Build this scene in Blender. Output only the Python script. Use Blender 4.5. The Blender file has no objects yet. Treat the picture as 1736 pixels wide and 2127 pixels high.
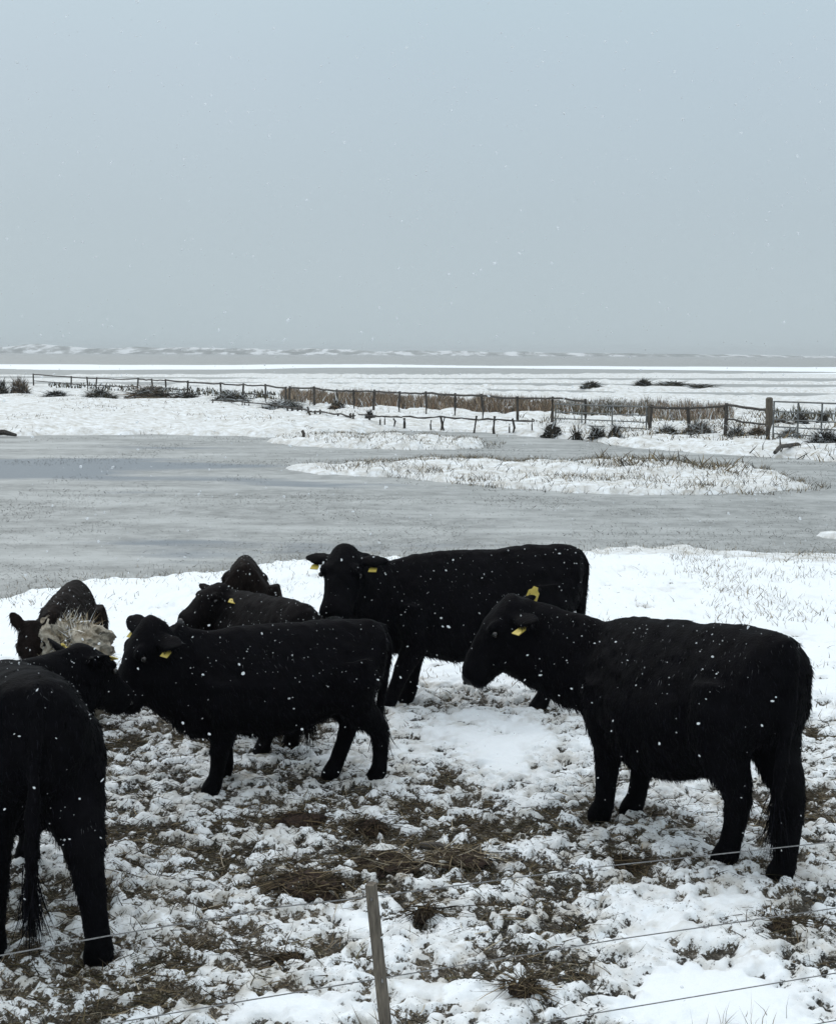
import bpy, math, random
import numpy as np
from mathutils import Matrix, Vector
rng = np.random.default_rng(7)
random.seed(7)
R = math.radians
scene = bpy.context.scene
COL = scene.collection

# ------------------------------------------------------------------ camera
F, H = 2800.0, 2.65                      # focal length in photo units (1736 x 2127), eye height
PITCH, ROLL = math.atan(328 / F), R(0.3)
CAM = Matrix.Rotation(math.pi / 2 - PITCH, 3, 'X') @ Matrix.Rotation(ROLL, 3, 'Z')
cam = bpy.data.objects.new('camera', bpy.data.cameras.new('camera'))
COL.objects.link(cam)
cam.location = (0, 0, H)
cam.rotation_euler = CAM.to_euler()
cam.data.sensor_fit = 'VERTICAL'
cam.data.sensor_height = 24
cam.data.lens = 24 * F / 2127
cam.data.clip_end = 12000
cam.data.clip_start = 0.05
scene.camera = cam

# ------------------------------------------------------------------ sky, sun, exposure
SUN_EL, SUN_AZ = R(42), R(-35)           # veiled sun, azimuth from +Y towards +X
world = bpy.data.worlds.new('World')
scene.world = world
world.use_nodes = True
wn, wl = world.node_tree.nodes, world.node_tree.links
wn.clear()
w_out = wn.new('ShaderNodeOutputWorld')
w_bg = wn.new('ShaderNodeBackground')
w_sky = wn.new('ShaderNodeTexSky')
w_sky.sky_type = 'NISHITA'
w_sky.sun_disc = False
w_sky.sun_elevation = SUN_EL
w_sky.sun_rotation = SUN_AZ
w_sky.dust_density = 6.0
w_sky.ozone_density = 2.0
w_tc = wn.new('ShaderNodeTexCoord')
w_sep = wn.new('ShaderNodeSeparateXYZ')
w_ramp = wn.new('ShaderNodeValToRGB')    # even overcast, brighter towards the zenith
els = w_ramp.color_ramp.elements
els[0].position, els[0].color = 0.0, (4.95, 5.9, 6.3, 1)
els[1].position, els[1].color = 1.0, (14.6, 15.4, 15.9, 1)
for p, c in ((0.10, (4.78, 5.75, 6.32)), (0.20, (4.95, 6.05, 6.8)), (0.32, (5.22, 6.7, 7.4)), (0.5, (8.2, 9.3, 9.9))):
    e = els.new(p); e.color = (*c, 1)
w_mix = wn.new('ShaderNodeMix'); w_mix.data_type = 'RGBA'
w_mix.inputs[0].default_value = 0.04
wl.new(w_tc.outputs['Generated'], w_sep.inputs[0])
wl.new(w_sep.outputs['Z'], w_ramp.inputs[0])
wl.new(w_ramp.outputs[0], w_mix.inputs[6])
wl.new(w_sky.outputs[0], w_mix.inputs[7])
w_noise = wn.new('ShaderNodeTexNoise'); w_noise.inputs['Scale'].default_value = 2.2; w_noise.inputs['Detail'].default_value = 3
w_cl = wn.new('ShaderNodeValToRGB'); w_cl.color_ramp.elements[0].position = .3; w_cl.color_ramp.elements[1].position = .7
w_cl.color_ramp.elements[0].color = (.995, .995, 1.0, 1); w_cl.color_ramp.elements[1].color = (1.045, 1.025, 1.03, 1)
w_mul = wn.new('ShaderNodeMix'); w_mul.data_type = 'RGBA'; w_mul.blend_type = 'MULTIPLY'; w_mul.inputs[0].default_value = 1.0
wl.new(w_tc.outputs['Generated'], w_noise.inputs['Vector']); wl.new(w_noise.outputs[0], w_cl.inputs[0])
wl.new(w_mix.outputs[2], w_mul.inputs[6]); wl.new(w_cl.outputs[0], w_mul.inputs[7])
wl.new(w_mul.outputs[2], w_bg.inputs[0])
w_bg.inputs[1].default_value = 0.1
wl.new(w_bg.outputs[0], w_out.inputs[0])

sl = bpy.data.lights.new('sun', 'SUN')
sl.energy = 0.8
sl.angle = R(30)
sl.color = (1.0, 0.97, 0.93)
sun = bpy.data.objects.new('sun', sl)
COL.objects.link(sun)
sd = Vector((math.sin(SUN_AZ) * math.cos(SUN_EL), math.cos(SUN_AZ) * math.cos(SUN_EL), math.sin(SUN_EL)))
sun.rotation_euler = sd.to_track_quat('Z', 'Y').to_euler()

vs = scene.view_settings
vs.view_transform = 'Standard'
vs.look = 'None'
vs.exposure = 0.0
vs.gamma = 1.0
vs.use_curve_mapping = False
scene.cycles.use_denoising = True
scene.cycles.max_bounces = 6
scene.cycles.volume_bounces = 0
scene.cycles.transparent_max_bounces = 12

# ------------------------------------------------------------------ helpers
def ray(u, v):
    return CAM @ Vector(((u - 868) / F, -(v - 1063.5) / F, -1))
def at(u, v, z=0.0):
    d = ray(u, v); t = (z - H) / d.z
    return Vector((0, 0, H)) + d * t
def at_depth(u, v, y):
    d = ray(u, v)
    return Vector((0, 0, H)) + d * (y / d.y)

def tag(o, label=None, cat=None, group=None, kind=None):
    if label: o['label'] = label
    if cat: o['category'] = cat
    if group: o['group'] = group
    if kind: o['kind'] = kind
    return o
def empty(name, loc=(0, 0, 0), rz=0.0):
    o = bpy.data.objects.new(name, None)
    o.location = loc; o.rotation_euler = (0, 0, rz); o.empty_display_size = 0.1
    COL.objects.link(o)
    return o
def link(name, me, mat, parent=None, smooth=False):
    o = bpy.data.objects.new(name, me)
    if mat: me.materials.append(mat)
    if smooth: me.polygons.foreach_set('use_smooth', np.ones(len(me.polygons), bool))
    COL.objects.link(o)
    if parent: o.parent = parent
    return o
def fast_mesh(name, co, tris=None, quads=None, attr=None):
    """numpy arrays to a mesh; attr: {name: (n,3|4) per vertex colour}"""
    me = bpy.data.meshes.new(name)
    co = np.asarray(co, np.float32)
    me.vertices.add(len(co)); me.vertices.foreach_set('co', co.ravel())
    fs = tris if tris is not None else quads
    k = fs.shape[1]
    me.loops.add(fs.size); me.loops.foreach_set('vertex_index', fs.astype(np.int32).ravel())
    me.polygons.add(len(fs))
    me.polygons.foreach_set('loop_start', np.arange(0, fs.size, k, dtype=np.int32))
    if attr:
        for n, a in attr.items():
            if a.shape[1] == 3: a = np.hstack([a, np.ones((len(a), 1))])
            at_ = me.color_attributes.new(n, 'FLOAT_COLOR', 'POINT')
            at_.data.foreach_set('color', a.astype(np.float32).ravel())
    me.update(calc_edges=True)
    return me

class MB:
    """collects simple solids into one mesh"""
    def __init__(self): self.v, self.f = [], []
    def add(self, vs_, fs_):
        o = len(self.v); self.v += [tuple(p) for p in vs_]; self.f += [tuple(i + o for i in f) for f in fs_]
    def loft(self, rings):
        n = len(rings[0]); vs_ = [p for r in rings for p in r]; fs_ = []
        for i in range(len(rings) - 1):
            for j in range(n):
                a, b = i * n + j, i * n + (j + 1) % n
                fs_.append((a, b, b + n, a + n))
        fs_.append(tuple(range(n - 1, -1, -1)))
        fs_.append(tuple(range((len(rings) - 1) * n, len(rings) * n)))
        self.add(vs_, fs_)
    def tube(self, pts, rad, n=10, up=Vector((0, 0, 1)), flat=1.0, rot=0.0):
        pts = [Vector(p) for p in pts]
        if not hasattr(rad, '__len__'): rad = [rad] * len(pts)
        rings = []
        for i, p in enumerate(pts):
            d = (pts[min(i + 1, len(pts) - 1)] - pts[max(i - 1, 0)]).normalized()
            s = d.cross(up)
            if s.length < 1e-3: s = d.cross(Vector((1, 0, 0)))
            s.normalize(); t = s.cross(d)
            rings.append([p + (s * math.cos(2 * math.pi * k / n + rot) + t * (math.sin(2 * math.pi * k / n + rot) * flat)) * rad[i] for k in range(n)])
        self.loft(rings)
    def box(self, c, sx, sy, sz, m=None):
        c = Vector(c)
        vs_ = [Vector((x * sx / 2, y * sy / 2, z * sz / 2)) for x in (-1, 1) for y in (-1, 1) for z in (-1, 1)]
        vs_ = [c + (m @ p if m else p) for p in vs_]
        self.add(vs_, [(0, 1, 3, 2), (4, 6, 7, 5), (0, 4, 5, 1), (2, 3, 7, 6), (0, 2, 6, 4), (1, 5, 7, 3)])
    def build(self, name, mat, parent=None, smooth=False):
        me = bpy.data.meshes.new(name); me.from_pydata(self.v, [], self.f); me.update()
        return link(name, me, mat, parent, smooth)

# ---- numpy noise
def h2(ix, iy, s=0):
    n = (ix.astype(np.int64) * 374761393 + iy.astype(np.int64) * 668265263 + s * 2147483647) & 0xffffffff
    n = ((n ^ (n >> 13)) * 1274126177) & 0xffffffff
    n = ((n ^ (n >> 16)) * 2246822519) & 0xffffffff
    return ((n ^ (n >> 15)) & 0xffffff) / float(0xffffff)
def vnoise(x, y, s=0):
    ix, iy = np.floor(x), np.floor(y); fx, fy = x - ix, y - iy
    fx = fx * fx * fx * (fx * (fx * 6 - 15) + 10); fy = fy * fy * fy * (fy * (fy * 6 - 15) + 10)
    a, b = h2(ix, iy, s), h2(ix + 1, iy, s); c, d = h2(ix, iy + 1, s), h2(ix + 1, iy + 1, s)
    return (a + (b - a) * fx) * (1 - fy) + (c + (d - c) * fx) * fy
def fbm(x, y, s=0, o=4):
    t, a, w = 0, 0.5, 0
    for k in range(o):
        t = t + a * vnoise(x + 17.3 * k, y - 9.1 * k, s + k); w += a
        x, y, a = x * 2.03, y * 2.03, a * 0.5
    return t / w
def domes(x, y, c, s, thr):
    """rounded clumps on a jittered lattice of cell c; a clump stands where its random value exceeds thr. returns height 0..1, tint"""
    gx, gy = np.floor(x / c), np.floor(y / c)
    best = np.zeros_like(x); tint = np.full_like(x, 0.5)
    for i in (-1, 0, 1):
        for j in (-1, 0, 1):
            cx, cy = gx + i, gy + j
            px = (cx + h2(cx, cy, s)) * c; py = (cy + h2(cx, cy, s + 1)) * c
            r = c * (0.36 + 0.42 * h2(cx, cy, s + 2))
            an = h2(cx, cy, s + 5) * 6.28; el = 0.7 + 0.6 * h2(cx, cy, s + 6)
            dx, dy = x - px, y - py
            ax = dx * np.cos(an) + dy * np.sin(an); ay = (-dx * np.sin(an) + dy * np.cos(an)) / el
            q = 1 - (ax * ax + ay * ay) / (r * r)
            on = h2(cx, cy, s + 3) > thr
            d = np.where(on & (q > 0), np.sqrt(np.maximum(q, 0)) * (0.5 + 0.5 * h2(cx, cy, s + 4)), 0)
            up = d > best
            tint = np.where(up, h2(cx, cy, s + 7), tint); best = np.where(up, d, best)
    return best, tint
def sdist(poly, X, Y):
    """signed distance to a polygon, positive inside"""
    p = np.asarray(poly, float); n = len(p)
    d2 = np.full(X.shape, 1e18); ins = np.zeros(X.shape, bool)
    for i in range(n):
        ax, ay = p[i]; bx, by = p[(i + 1) % n]
        ex, ey = bx - ax, by - ay
        t = np.clip(((X - ax) * ex + (Y - ay) * ey) / (ex * ex + ey * ey + 1e-12), 0, 1)
        d2 = np.minimum(d2, (X - ax - t * ex) ** 2 + (Y - ay - t * ey) ** 2)
        c = ((ay > Y) != (by > Y)) & (X < (bx - ax) * (Y - ay) / (by - ay + 1e-15) + ax)
        ins ^= c
    return np.where(ins, 1, -1) * np.sqrt(d2)
def sstep(a, b, x):
    t = np.clip((x - a) / (b - a), 0, 1); return t * t * (3 - 2 * t)

# ------------------------------------------------------------------ materials
def mat(name):
    m = bpy.data.materials.new(name); m.use_nodes = True
    nt = m.node_tree; b = nt.nodes['Principled BSDF']
    return m, nt, nt.nodes, nt.links, b
def noise_node(nt, scale, detail=4, rough=0.55, coord='Object'):
    n = nt.nodes.new('ShaderNodeTexNoise'); n.inputs['Scale'].default_value = scale
    n.inputs['Detail'].default_value = detail; n.inputs['Roughness'].default_value = rough
    tc = nt.nodes.new('ShaderNodeTexCoord'); nt.links.new(tc.outputs[coord], n.inputs['Vector'])
    return n
def ramp_node(nt, src, stops):
    r = nt.nodes.new('ShaderNodeValToRGB'); e = r.color_ramp.elements
    while len(e) < len(stops): e.new(0.5)
    for el, (p, c) in zip(e, stops):
        el.position = p; el.color = (*c, 1) if len(c) == 3 else c
    nt.links.new(src, r.inputs[0]); return r
def mix_rgb(nt, fac, a, b, mode='MIX'):
    m = nt.nodes.new('ShaderNodeMix'); m.data_type = 'RGBA'; m.blend_type = mode
    for s, i in ((fac, 0), (a, 6), (b, 7)):
        if hasattr(s, 'is_output'): nt.links.new(s, m.inputs[i])
        else: m.inputs[i].default_value = s if i == 0 else (*s, 1)
    return m.outputs[2]
def bump(nt, b, src, strength, dist):
    n = nt.nodes.new('ShaderNodeBump'); n.inputs['Strength'].default_value = strength; n.inputs['Distance'].default_value = dist
    nt.links.new(src, n.inputs['Height']); nt.links.new(n.outputs[0], b.inputs['Normal'])
def simple(name, c1, c2, scale=20, rough=0.8, bstr=0.4, bdist=0.01, spec=0.3, stretch=None):
    m, nt, N, L, b = mat(name)
    n = noise_node(nt, scale, 6)
    if stretch:
        mp = N.new('ShaderNodeMapping'); mp.inputs['Scale'].default_value = stretch
        L.new(n.inputs['Vector'].links[0].from_socket, mp.inputs[0]); L.new(mp.outputs[0], n.inputs['Vector'])
    r = ramp_node(nt, n.outputs[0], [(0.3, c1), (0.7, c2)])
    L.new(r.outputs[0], b.inputs['Base Color'])
    b.inputs['Roughness'].default_value = rough; b.inputs['Specular IOR Level'].default_value = spec
    bump(nt, b, n.outputs[0], bstr, bdist)
    return m
def blade_mat(name, rough=0.75, spec=0.2):
    m, nt, N, L, b = mat(name)
    a = N.new('ShaderNodeVertexColor'); a.layer_name = 'tint'
    L.new(a.outputs[0], b.inputs['Base Color'])
    b.inputs['Roughness'].default_value = rough; b.inputs['Specular IOR Level'].default_value = spec
    return m

WATER_Z = -0.07
# ground: cover attribute r = snow, g = dirt in the near snow, grass and shade mottle far out, b = straw in the mud
M_GROUND, nt, N, L, b = mat('snowy_pasture')
att = N.new('ShaderNodeVertexColor'); att.layer_name = 'cover'
sep = N.new('ShaderNodeSeparateColor'); L.new(att.outputs[0], sep.inputs[0])
n1 = noise_node(nt, 38, 6, 0.65); n2 = noise_node(nt, 9, 5, 0.6); n3 = noise_node(nt, 120, 4, 0.6)
mud = ramp_node(nt, n1.outputs[0], [(0.40, (0.007, 0.0065, 0.0055)), (0.48, (0.022, 0.019, 0.014)), (0.56, (0.060, 0.055, 0.045)), (0.68, (0.20, 0.185, 0.155))]).outputs[0]
straw = ramp_node(nt, n3.outputs[0], [(0.38, (0.018, 0.014, 0.009)), (0.5, (0.065, 0.052, 0.035)), (0.66, (0.20, 0.17, 0.125))]).outputs[0]
soil = mix_rgb(nt, sep.outputs[2], mud, straw)
snow_dirt_shade = ramp_node(nt, n2.outputs[0], [(0.3, (0.30, 0.28, 0.24)), (0.7, (0.56, 0.545, 0.50))]).outputs[0]
n4 = noise_node(nt, 3.2, 6, 0.7)
dm_ = ramp_node(nt, n4.outputs[0], [(0.36, (.12, .12, .12)), (0.62, (1, 1, 1))]).outputs[0]
dfac = mix_rgb(nt, 1.0, dm_, sep.outputs[1], 'MULTIPLY')
snow_c = mix_rgb(nt, dfac, (0.79, 0.83, 0.86), snow_dirt_shade)
n5 = noise_node(nt, 50, 8, 0.75)
na = N.new('ShaderNodeMath'); na.operation = 'SUBTRACT'; L.new(n5.outputs[0], na.inputs[0]); na.inputs[1].default_value = 0.5
amp_ = N.new('ShaderNodeMath'); amp_.operation = 'MULTIPLY_ADD'; L.new(att.outputs['Alpha'], amp_.inputs[0]); amp_.inputs[1].default_value = 4.6; amp_.inputs[2].default_value = 0.5
ma = N.new('ShaderNodeMath'); ma.operation = 'MULTIPLY'; L.new(na.outputs[0], ma.inputs[0]); L.new(amp_.outputs[0], ma.inputs[1])
mb = N.new('ShaderNodeMath'); mb.operation = 'ADD'; L.new(sep.outputs[0], mb.inputs[0]); L.new(ma.outputs[0], mb.inputs[1])
sf = ramp_node(nt, mb.outputs[0], [(0.38, (0, 0, 0)), (0.62, (1, 1, 1))]).outputs[0]
L.new(mix_rgb(nt, sf, soil, snow_c), b.inputs['Base Color'])
b.inputs['Roughness'].default_value = 0.65; b.inputs['Specular IOR Level'].default_value = 0.25
bump(nt, b, n1.outputs[0], 0.5, 0.012)

# flooded marsh: dark water under thin slush and ice
M_WATER, nt, N, L, b = mat('flood_water')
tc = N.new('ShaderNodeTexCoord'); mp = N.new('ShaderNodeMapping'); mp.inputs['Scale'].default_value = (0.10, 0.30, 1)
L.new(tc.outputs['Object'], mp.inputs[0])
nw = N.new('ShaderNodeTexNoise'); nw.inputs['Scale'].default_value = 1.0; nw.inputs['Detail'].default_value = 7; nw.inputs['Roughness'].default_value = 0.55
L.new(mp.outputs[0], nw.inputs['Vector'])
ice = ramp_node(nt, nw.outputs[0], [(0.30, (0, 0, 0)), (0.37, (1, 1, 1))]).outputs[0]
# one pool of open water towards the left of the flood
dv = N.new('ShaderNodeVectorMath'); dv.operation = 'SUBTRACT'; L.new(tc.outputs['Object'], dv.inputs[0]); dv.inputs[1].default_value = (-9.3, 31.5, WATER_Z)
dsc = N.new('ShaderNodeVectorMath'); dsc.operation = 'MULTIPLY'; L.new(dv.outputs[0], dsc.inputs[0]); dsc.inputs[1].default_value = (.17, .30, 0)
dln = N.new('ShaderNodeVectorMath'); dln.operation = 'LENGTH'; L.new(dsc.outputs[0], dln.inputs[0])
dad = N.new('ShaderNodeMath'); dad.operation = 'MULTIPLY_ADD'; L.new(nw.outputs[0], dad.inputs[0]); dad.inputs[1].default_value = 2.2; L.new(dln.outputs['Value'], dad.inputs[2])
pool = ramp_node(nt, dad.outputs[0], [(0.0, (0, 0, 0)), (1.0, (1, 1, 1))])
pool.color_ramp.elements[0].position = .90; pool.color_ramp.elements[1].position = 1.0
dhalf = N.new('ShaderNodeMath'); dhalf.operation = 'MULTIPLY'; L.new(dad.outputs[0], dhalf.inputs[0]); dhalf.inputs[1].default_value = .5
L.new(dhalf.outputs[0], pool.inputs[0])
ice = mix_rgb(nt, 1.0, ice, pool.outputs[0], 'DARKEN')
ns = noise_node(nt, 2.2, 10, 0.78)
slush = ramp_node(nt, ns.outputs[0], [(0.3, (0.16, 0.165, 0.16)), (0.5, (0.25, 0.26, 0.255)), (0.7, (0.40, 0.41, 0.41))]).outputs[0]
mp2 = N.new('ShaderNodeMapping'); mp2.inputs['Scale'].default_value = (0.22, 0.75, 1); L.new(tc.outputs['Object'], mp2.inputs[0])
nz2 = N.new('ShaderNodeTexNoise'); nz2.inputs['Scale'].default_value = 1.0; nz2.inputs['Detail'].default_value = 9; nz2.inputs['Roughness'].default_value = 0.68
L.new(mp2.outputs[0], nz2.inputs['Vector'])
streak = ramp_node(nt, nz2.outputs[0], [(0.46, (0, 0, 0)), (0.54, (.35, .35, .35)), (0.68, (1, 1, 1))]).outputs[0]
slush2 = mix_rgb(nt, streak, slush, (0.40, 0.415, 0.41))
L.new(mix_rgb(nt, ice, (0.13, 0.145, 0.165), slush2), b.inputs['Base Color'])
rr = N.new('ShaderNodeMapRange'); L.new(ice, rr.inputs[0]); rr.inputs[3].default_value = 0.30; rr.inputs[4].default_value = 0.6
L.new(rr.outputs[0], b.inputs['Roughness'])
b.inputs['IOR'].default_value = 1.33
nb = noise_node(nt, 9, 6, .7); bump(nt, b, nb.outputs[0], 0.35, 0.03)

M_WOOD = simple('weathered_wood', (0.05, 0.042, 0.033), (0.17, 0.145, 0.115), 14, 0.85, 0.6, 0.008, stretch=(6, 6, 0.7))
M_WOOD_DARK = simple('wet_dark_wood', (0.03, 0.027, 0.024), (0.085, 0.075, 0.065), 6, 0.8)
M_WIRE = simple('dull_galvanised_wire', (0.10, 0.10, 0.10), (0.22, 0.22, 0.22), 60, 0.5, 0.1)
M_STEEL = simple('grey_gate_steel', (0.09, 0.095, 0.095), (0.17, 0.175, 0.17), 10, 0.55, 0.1)
M_TAG = simple('yellow_tag_plastic', (0.44, 0.34, 0.06), (0.58, 0.46, 0.11), 30, 0.45, 0.05)
M_PRINT = simple('black_tag_print', (0.01, 0.01, 0.01), (0.02, 0.02, 0.02), 30, 0.6, 0.05)
M_EYE = simple('dark_eye', (0.004, 0.003, 0.003), (0.01, 0.008, 0.006), 30, 0.12, 0.0, spec=0.6)
M_NOSE = simple('damp_nose_skin', (0.010, 0.010, 0.011), (0.022, 0.022, 0.024), 40, 0.35, 0.3, 0.004, spec=.4)
M_CLOD = simple('brown_earth', (0.012, 0.007, 0.005), (0.055, 0.033, 0.023), 45, 0.9, 1.0, 0.03)
M_BLADE = blade_mat('grass_blades')
M_HAIR = blade_mat('coat_hair', 0.7, 0.05)
M_DEBRIS = simple('wet_reed_debris', (0.012, 0.011, 0.009), (0.065, 0.055, 0.04), 9, 0.9, 0.9, 0.05)
M_HAYCORE = simple('snowy_hay', (0.13, 0.10, 0.06), (0.55, 0.51, 0.43), 13, 0.9, 1.0, 0.06)
M_SNOWLUMP = simple('old_snow', (0.66, 0.69, 0.71), (0.86, 0.88, 0.90), 14, 0.7, 0.6, 0.02)
M_DUNE, nt, N, L, b = mat('snowy_dunes')
nd = noise_node(nt, 0.02, 8, 0.65)
tc = N.new('ShaderNodeTexCoord'); mp = N.new('ShaderNodeMapping'); mp.inputs['Scale'].default_value = (1.4, .12, 5)
L.new(tc.outputs['Object'], mp.inputs[0]); L.new(mp.outputs[0], nd.inputs['Vector'])
L.new(ramp_node(nt, nd.outputs[0], [(0.40, (0.10, 0.105, 0.095)), (0.50, (0.30, 0.31, 0.30)), (0.56, (0.78, 0.80, 0.82))]).outputs[0], b.inputs['Base Color'])
b.inputs['Roughness'].default_value = 0.9
def coat_mat(name, c1, c2):
    m, nt, N, L, b = mat(name)
    n = noise_node(nt, 16, 6, 0.65)
    L.new(ramp_node(nt, n.outputs[0], [(0.3, c1), (0.75, c2)]).outputs[0], b.inputs['Base Color'])
    b.inputs['Roughness'].default_value = 0.7; b.inputs['Specular IOR Level'].default_value = 0.04
    nf = noise_node(nt, 70, 4, 0.6)
    bump(nt, b, nf.outputs[0], 0.6, 0.01)
    return m
M_BLACK = coat_mat('black_coat', (0.0012, 0.0012, 0.0016), (0.004, 0.004, 0.0055))
M_BROWN = coat_mat('brown_black_coat', (0.004, 0.003, 0.0027), (0.016, 0.0115, 0.010))
M_MID = coat_mat('rusty_black_coat', (0.002, 0.0018, 0.002), (0.0075, 0.0065, 0.007))
M_FLAKE, nt, N, L, b = mat('snowflake')
b.inputs['Base Color'].default_value = (0.80, 0.83, 0.85, 1); b.inputs['Roughness'].default_value = 0.9
b.inputs['Alpha'].default_value = 0.48

# ------------------------------------------------------------------ ground sheet
def graded(lo, hi, c0, c1, step, rate):
    """coordinates from lo to hi, evenly spaced by step in [c0, c1] and growing outside"""
    out = list(np.arange(c0, c1, step))
    x, d = out[-1], step
    right = []
    while x < hi:
        d = step + rate * (x - c1 if x > c1 else 0); x += max(d, step); right.append(min(x, hi))
    left = []; x = c0
    while x > lo:
        d = step + rate * (c0 - x); x -= max(d, step); left.append(max(x, lo))
    return np.array(left[::-1] + out + right)
GX = graded(-4000, 4000, -2.7, 2.7, 0.0155, 0.042)
GY = graded(-300, 4000, 4.2, 10.4, 0.0155, 0.019)
# the dozens of rows behind the camera may be coarse
GY = np.concatenate([[-300, -100, -30, -10, -4, -1], np.arange(0, 4.2, 0.12), GY[GY >= 4.2]])
X, Y = np.meshgrid(GX, GY)
def P(pts):
    return [tuple(at(u, v).xy) for u, v in pts]
near_field = [(-900, 1290), (0, 1238), (90, 1216), (170, 1204), (300, 1194), (430, 1182), (590, 1166), (700, 1156), (830, 1152), (1000, 1143),
              (1190, 1134), (1400, 1131), (1600, 1139), (1736, 1148), (2600, 1190)]
nf_poly = P(near_field) + [(60, -400), (-60, -400)]
land = [nf_poly,
        P([(625, 968), (720, 958), (1000, 955), (1400, 958), (1580, 968), (1690, 992), (1730, 1010), (1620, 1022), (1380, 1022), (1180, 1019), (1050, 1011), (850, 989), (700, 979)]),
        P([(560, 912), (700, 906), (900, 908), (1050, 916), (1040, 927), (850, 931), (700, 925)]),
        P([(1585, 1100), (1660, 1093), (1740, 1100), (1900, 1110), (1900, 1124), (1700, 1113)]),
        # far bank with the track, its front edge towards the flood, its back the wet strips
        P([(-900, 905), (0, 900), (300, 899), (480, 903), (620, 903), (720, 896), (830, 892), (960, 894), (1100, 906), (1200, 911), (1350, 929),
           (1480, 941), (1620, 949), (1736, 956), (2600, 1010), (2600, 821), (1736, 825), (1300, 820), (900, 811), (500, 805), (0, 800), (-900, 799)]),
        # strips of snow between the pools further out
        P([(300, 796), (800, 799), (1300, 803), (1736, 807), (2600, 810), (2600, 816), (1736, 816), (1300, 812), (900, 805), (400, 800)]),
        P([(-900, 786), (600, 788.5), (1400, 791), (1736, 794), (2600, 799), (2600, 801), (1736, 798), (700, 793), (-900, 790.5)]),
        P([(-900, 757), (100, 756.5), (900, 759), (1736, 764), (2600, 768), (2600, 773), (1736, 769.5), (1300, 767), (1150, 767), (850, 764), (700, 768), (500, 769), (-900, 763)]),
        P([(-900, 775), (300, 778), (700, 779), (900, 780), (1130, 778), (1200, 775), (1736, 778.5), (2600, 782), (2600, 787), (1736, 784), (900, 784), (-900, 780)]),
        P([(-900, 765), (40, 764), (60, 772), (-900, 776)]),
        ]
LD = np.full(X.shape, -1e9)
dist = np.sqrt(X ** 2 + Y ** 2)
for k, poly in enumerate(land):
    LD = np.maximum(LD, sdist(poly, X, Y))
far = np.clip(dist, 4, 600)
wob = (fbm(X * 12 / far, Y * 4 / far, 31, 4) - 0.5) * 0.045 * far + (fbm(X * 2.2, Y * 1.1, 37, 4) - 0.5) * 0.5
wob = wob + (fbm(X * .011, Y * .0045, 43, 4) - .5) * far * .55 * sstep(110, 220, dist)
LDn = LD + wob
edge = np.clip(far * 0.012, 0.12, 4)
LAND = sstep(-edge, edge, LDn)
# trampled pasture
tr = np.zeros_like(X)
base = sstep(at(868, 1400).y, at(868, 1560).y, Y)      # 1 close to the camera
blobs = [(430, 1740, 330, 150, .20), (330, 2030, 260, 75, .30), (120, 2085, 180, 60, .25), (640, 1835, 120, 45, .45), (625, 1700, 80, 26, .5),
         (900, 1770, 170, 50, .26), (1060, 1700, 220, 40, .30), (1150, 2040, 120, 55, .42), (1290, 1785, 90, 28, .32), (1625, 1925, 90, 36, .42),
         (885, 1908, 42, 26, .5), (600, 1985, 70, 28, .45), (310, 1530, 170, 60, .40), (1500, 1690, 200, 40, .12), (780, 1715, 70, 35, .45), (950, 1620, 60, 20, .3),
         (1700, 1640, 60, 40, .25), (600, 1500, 160, 30, .25), (960, 1448, 150, 22, .36), (1660, 1840, 90, 40, .2), (1720, 1700, 60, 30, .3), (60, 1920, 160, 90, .3),
         (1080, 2075, 330, 45, -.34), (1580, 2090, 300, 60, -.52), (900, 1985, 110, 40, -.36), (1420, 1990, 60, 25, .2), (1330, 2075, 90, 25, .22), (560, 2105, 140, 28, -.40), (1050, 1560, 170, 60, -.34),
         (1520, 1880, 160, 40, -.22), (700, 1580, 60, 40, -.35), (1400, 1960, 120, 40, -.25), (480, 1820, 90, 40, -.12), (1400, 1650, 120, 30, -.1), (720, 1920, 90, 25, -.3)]
for u, v, ru, rv, a in blobs:
    c = at(u, v); rx_ = ru * c.y / F * 1.05; ry_ = (at(u, v - rv).y - at(u, v + rv).y) / 2
    tr += a * np.exp(-0.5 * (((X - c.x) / rx_) ** 2 + ((Y - c.y) / ry_) ** 2) * 1.6)
tr = np.clip(0.16 + base * 0.47 + tr * .95, 0, 0.95)
tr = np.clip(tr + (fbm(X * 1.7, Y * 1.7, 5, 4) - 0.5) * 0.55 + (fbm(X * 5, Y * 5, 6, 3) - 0.5) * 0.5, 0, 0.95)
wide = (np.abs(X) < 9) & (Y > 3.5) & (Y < 19)
tr = np.where(wide, tr, 0.08)
tramp = np.zeros_like(X); hh = np.zeros_like(X); snow = np.ones_like(X); dirt_shade = np.zeros_like(X); hay = np.zeros_like(X)
xs, ys, T = X[wide], Y[wide], tr[wide]
wx = xs + (fbm(xs * 14, ys * 14, 61, 3) - 0.5) * 0.07
wy = ys + (fbm(xs * 14, ys * 14, 67, 3) - 0.5) * 0.07
d1, t1 = domes(wx, wy, 0.13, 101, np.full_like(T, .25))
d2, t2 = domes(wx, wy, 0.070, 131, np.full_like(T, .25))
d3, t3 = domes(wx, wy, 0.042, 161, np.clip(T * .9, 0, 1))
up = sstep(0.12, 0.45, T)
S = .60 * fbm(wx * 6, wy * 8, 181, 5) + .40 * vnoise(wx * 21, wy * 27, 187) + .10 * (d1 - .4) + .10 * (d2 - .4)
thr = np.interp(T, [0, .2, .45, .7, .95], [-.1, .22, .405, .485, .60])
over = S - thr
cov = sstep(-.05, .06, over)
cov = np.maximum(cov, .85 * sstep(.25, .6, d3) * (T > .3))
lo = fbm(xs * 3, ys * 3, 71, 4)
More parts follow.
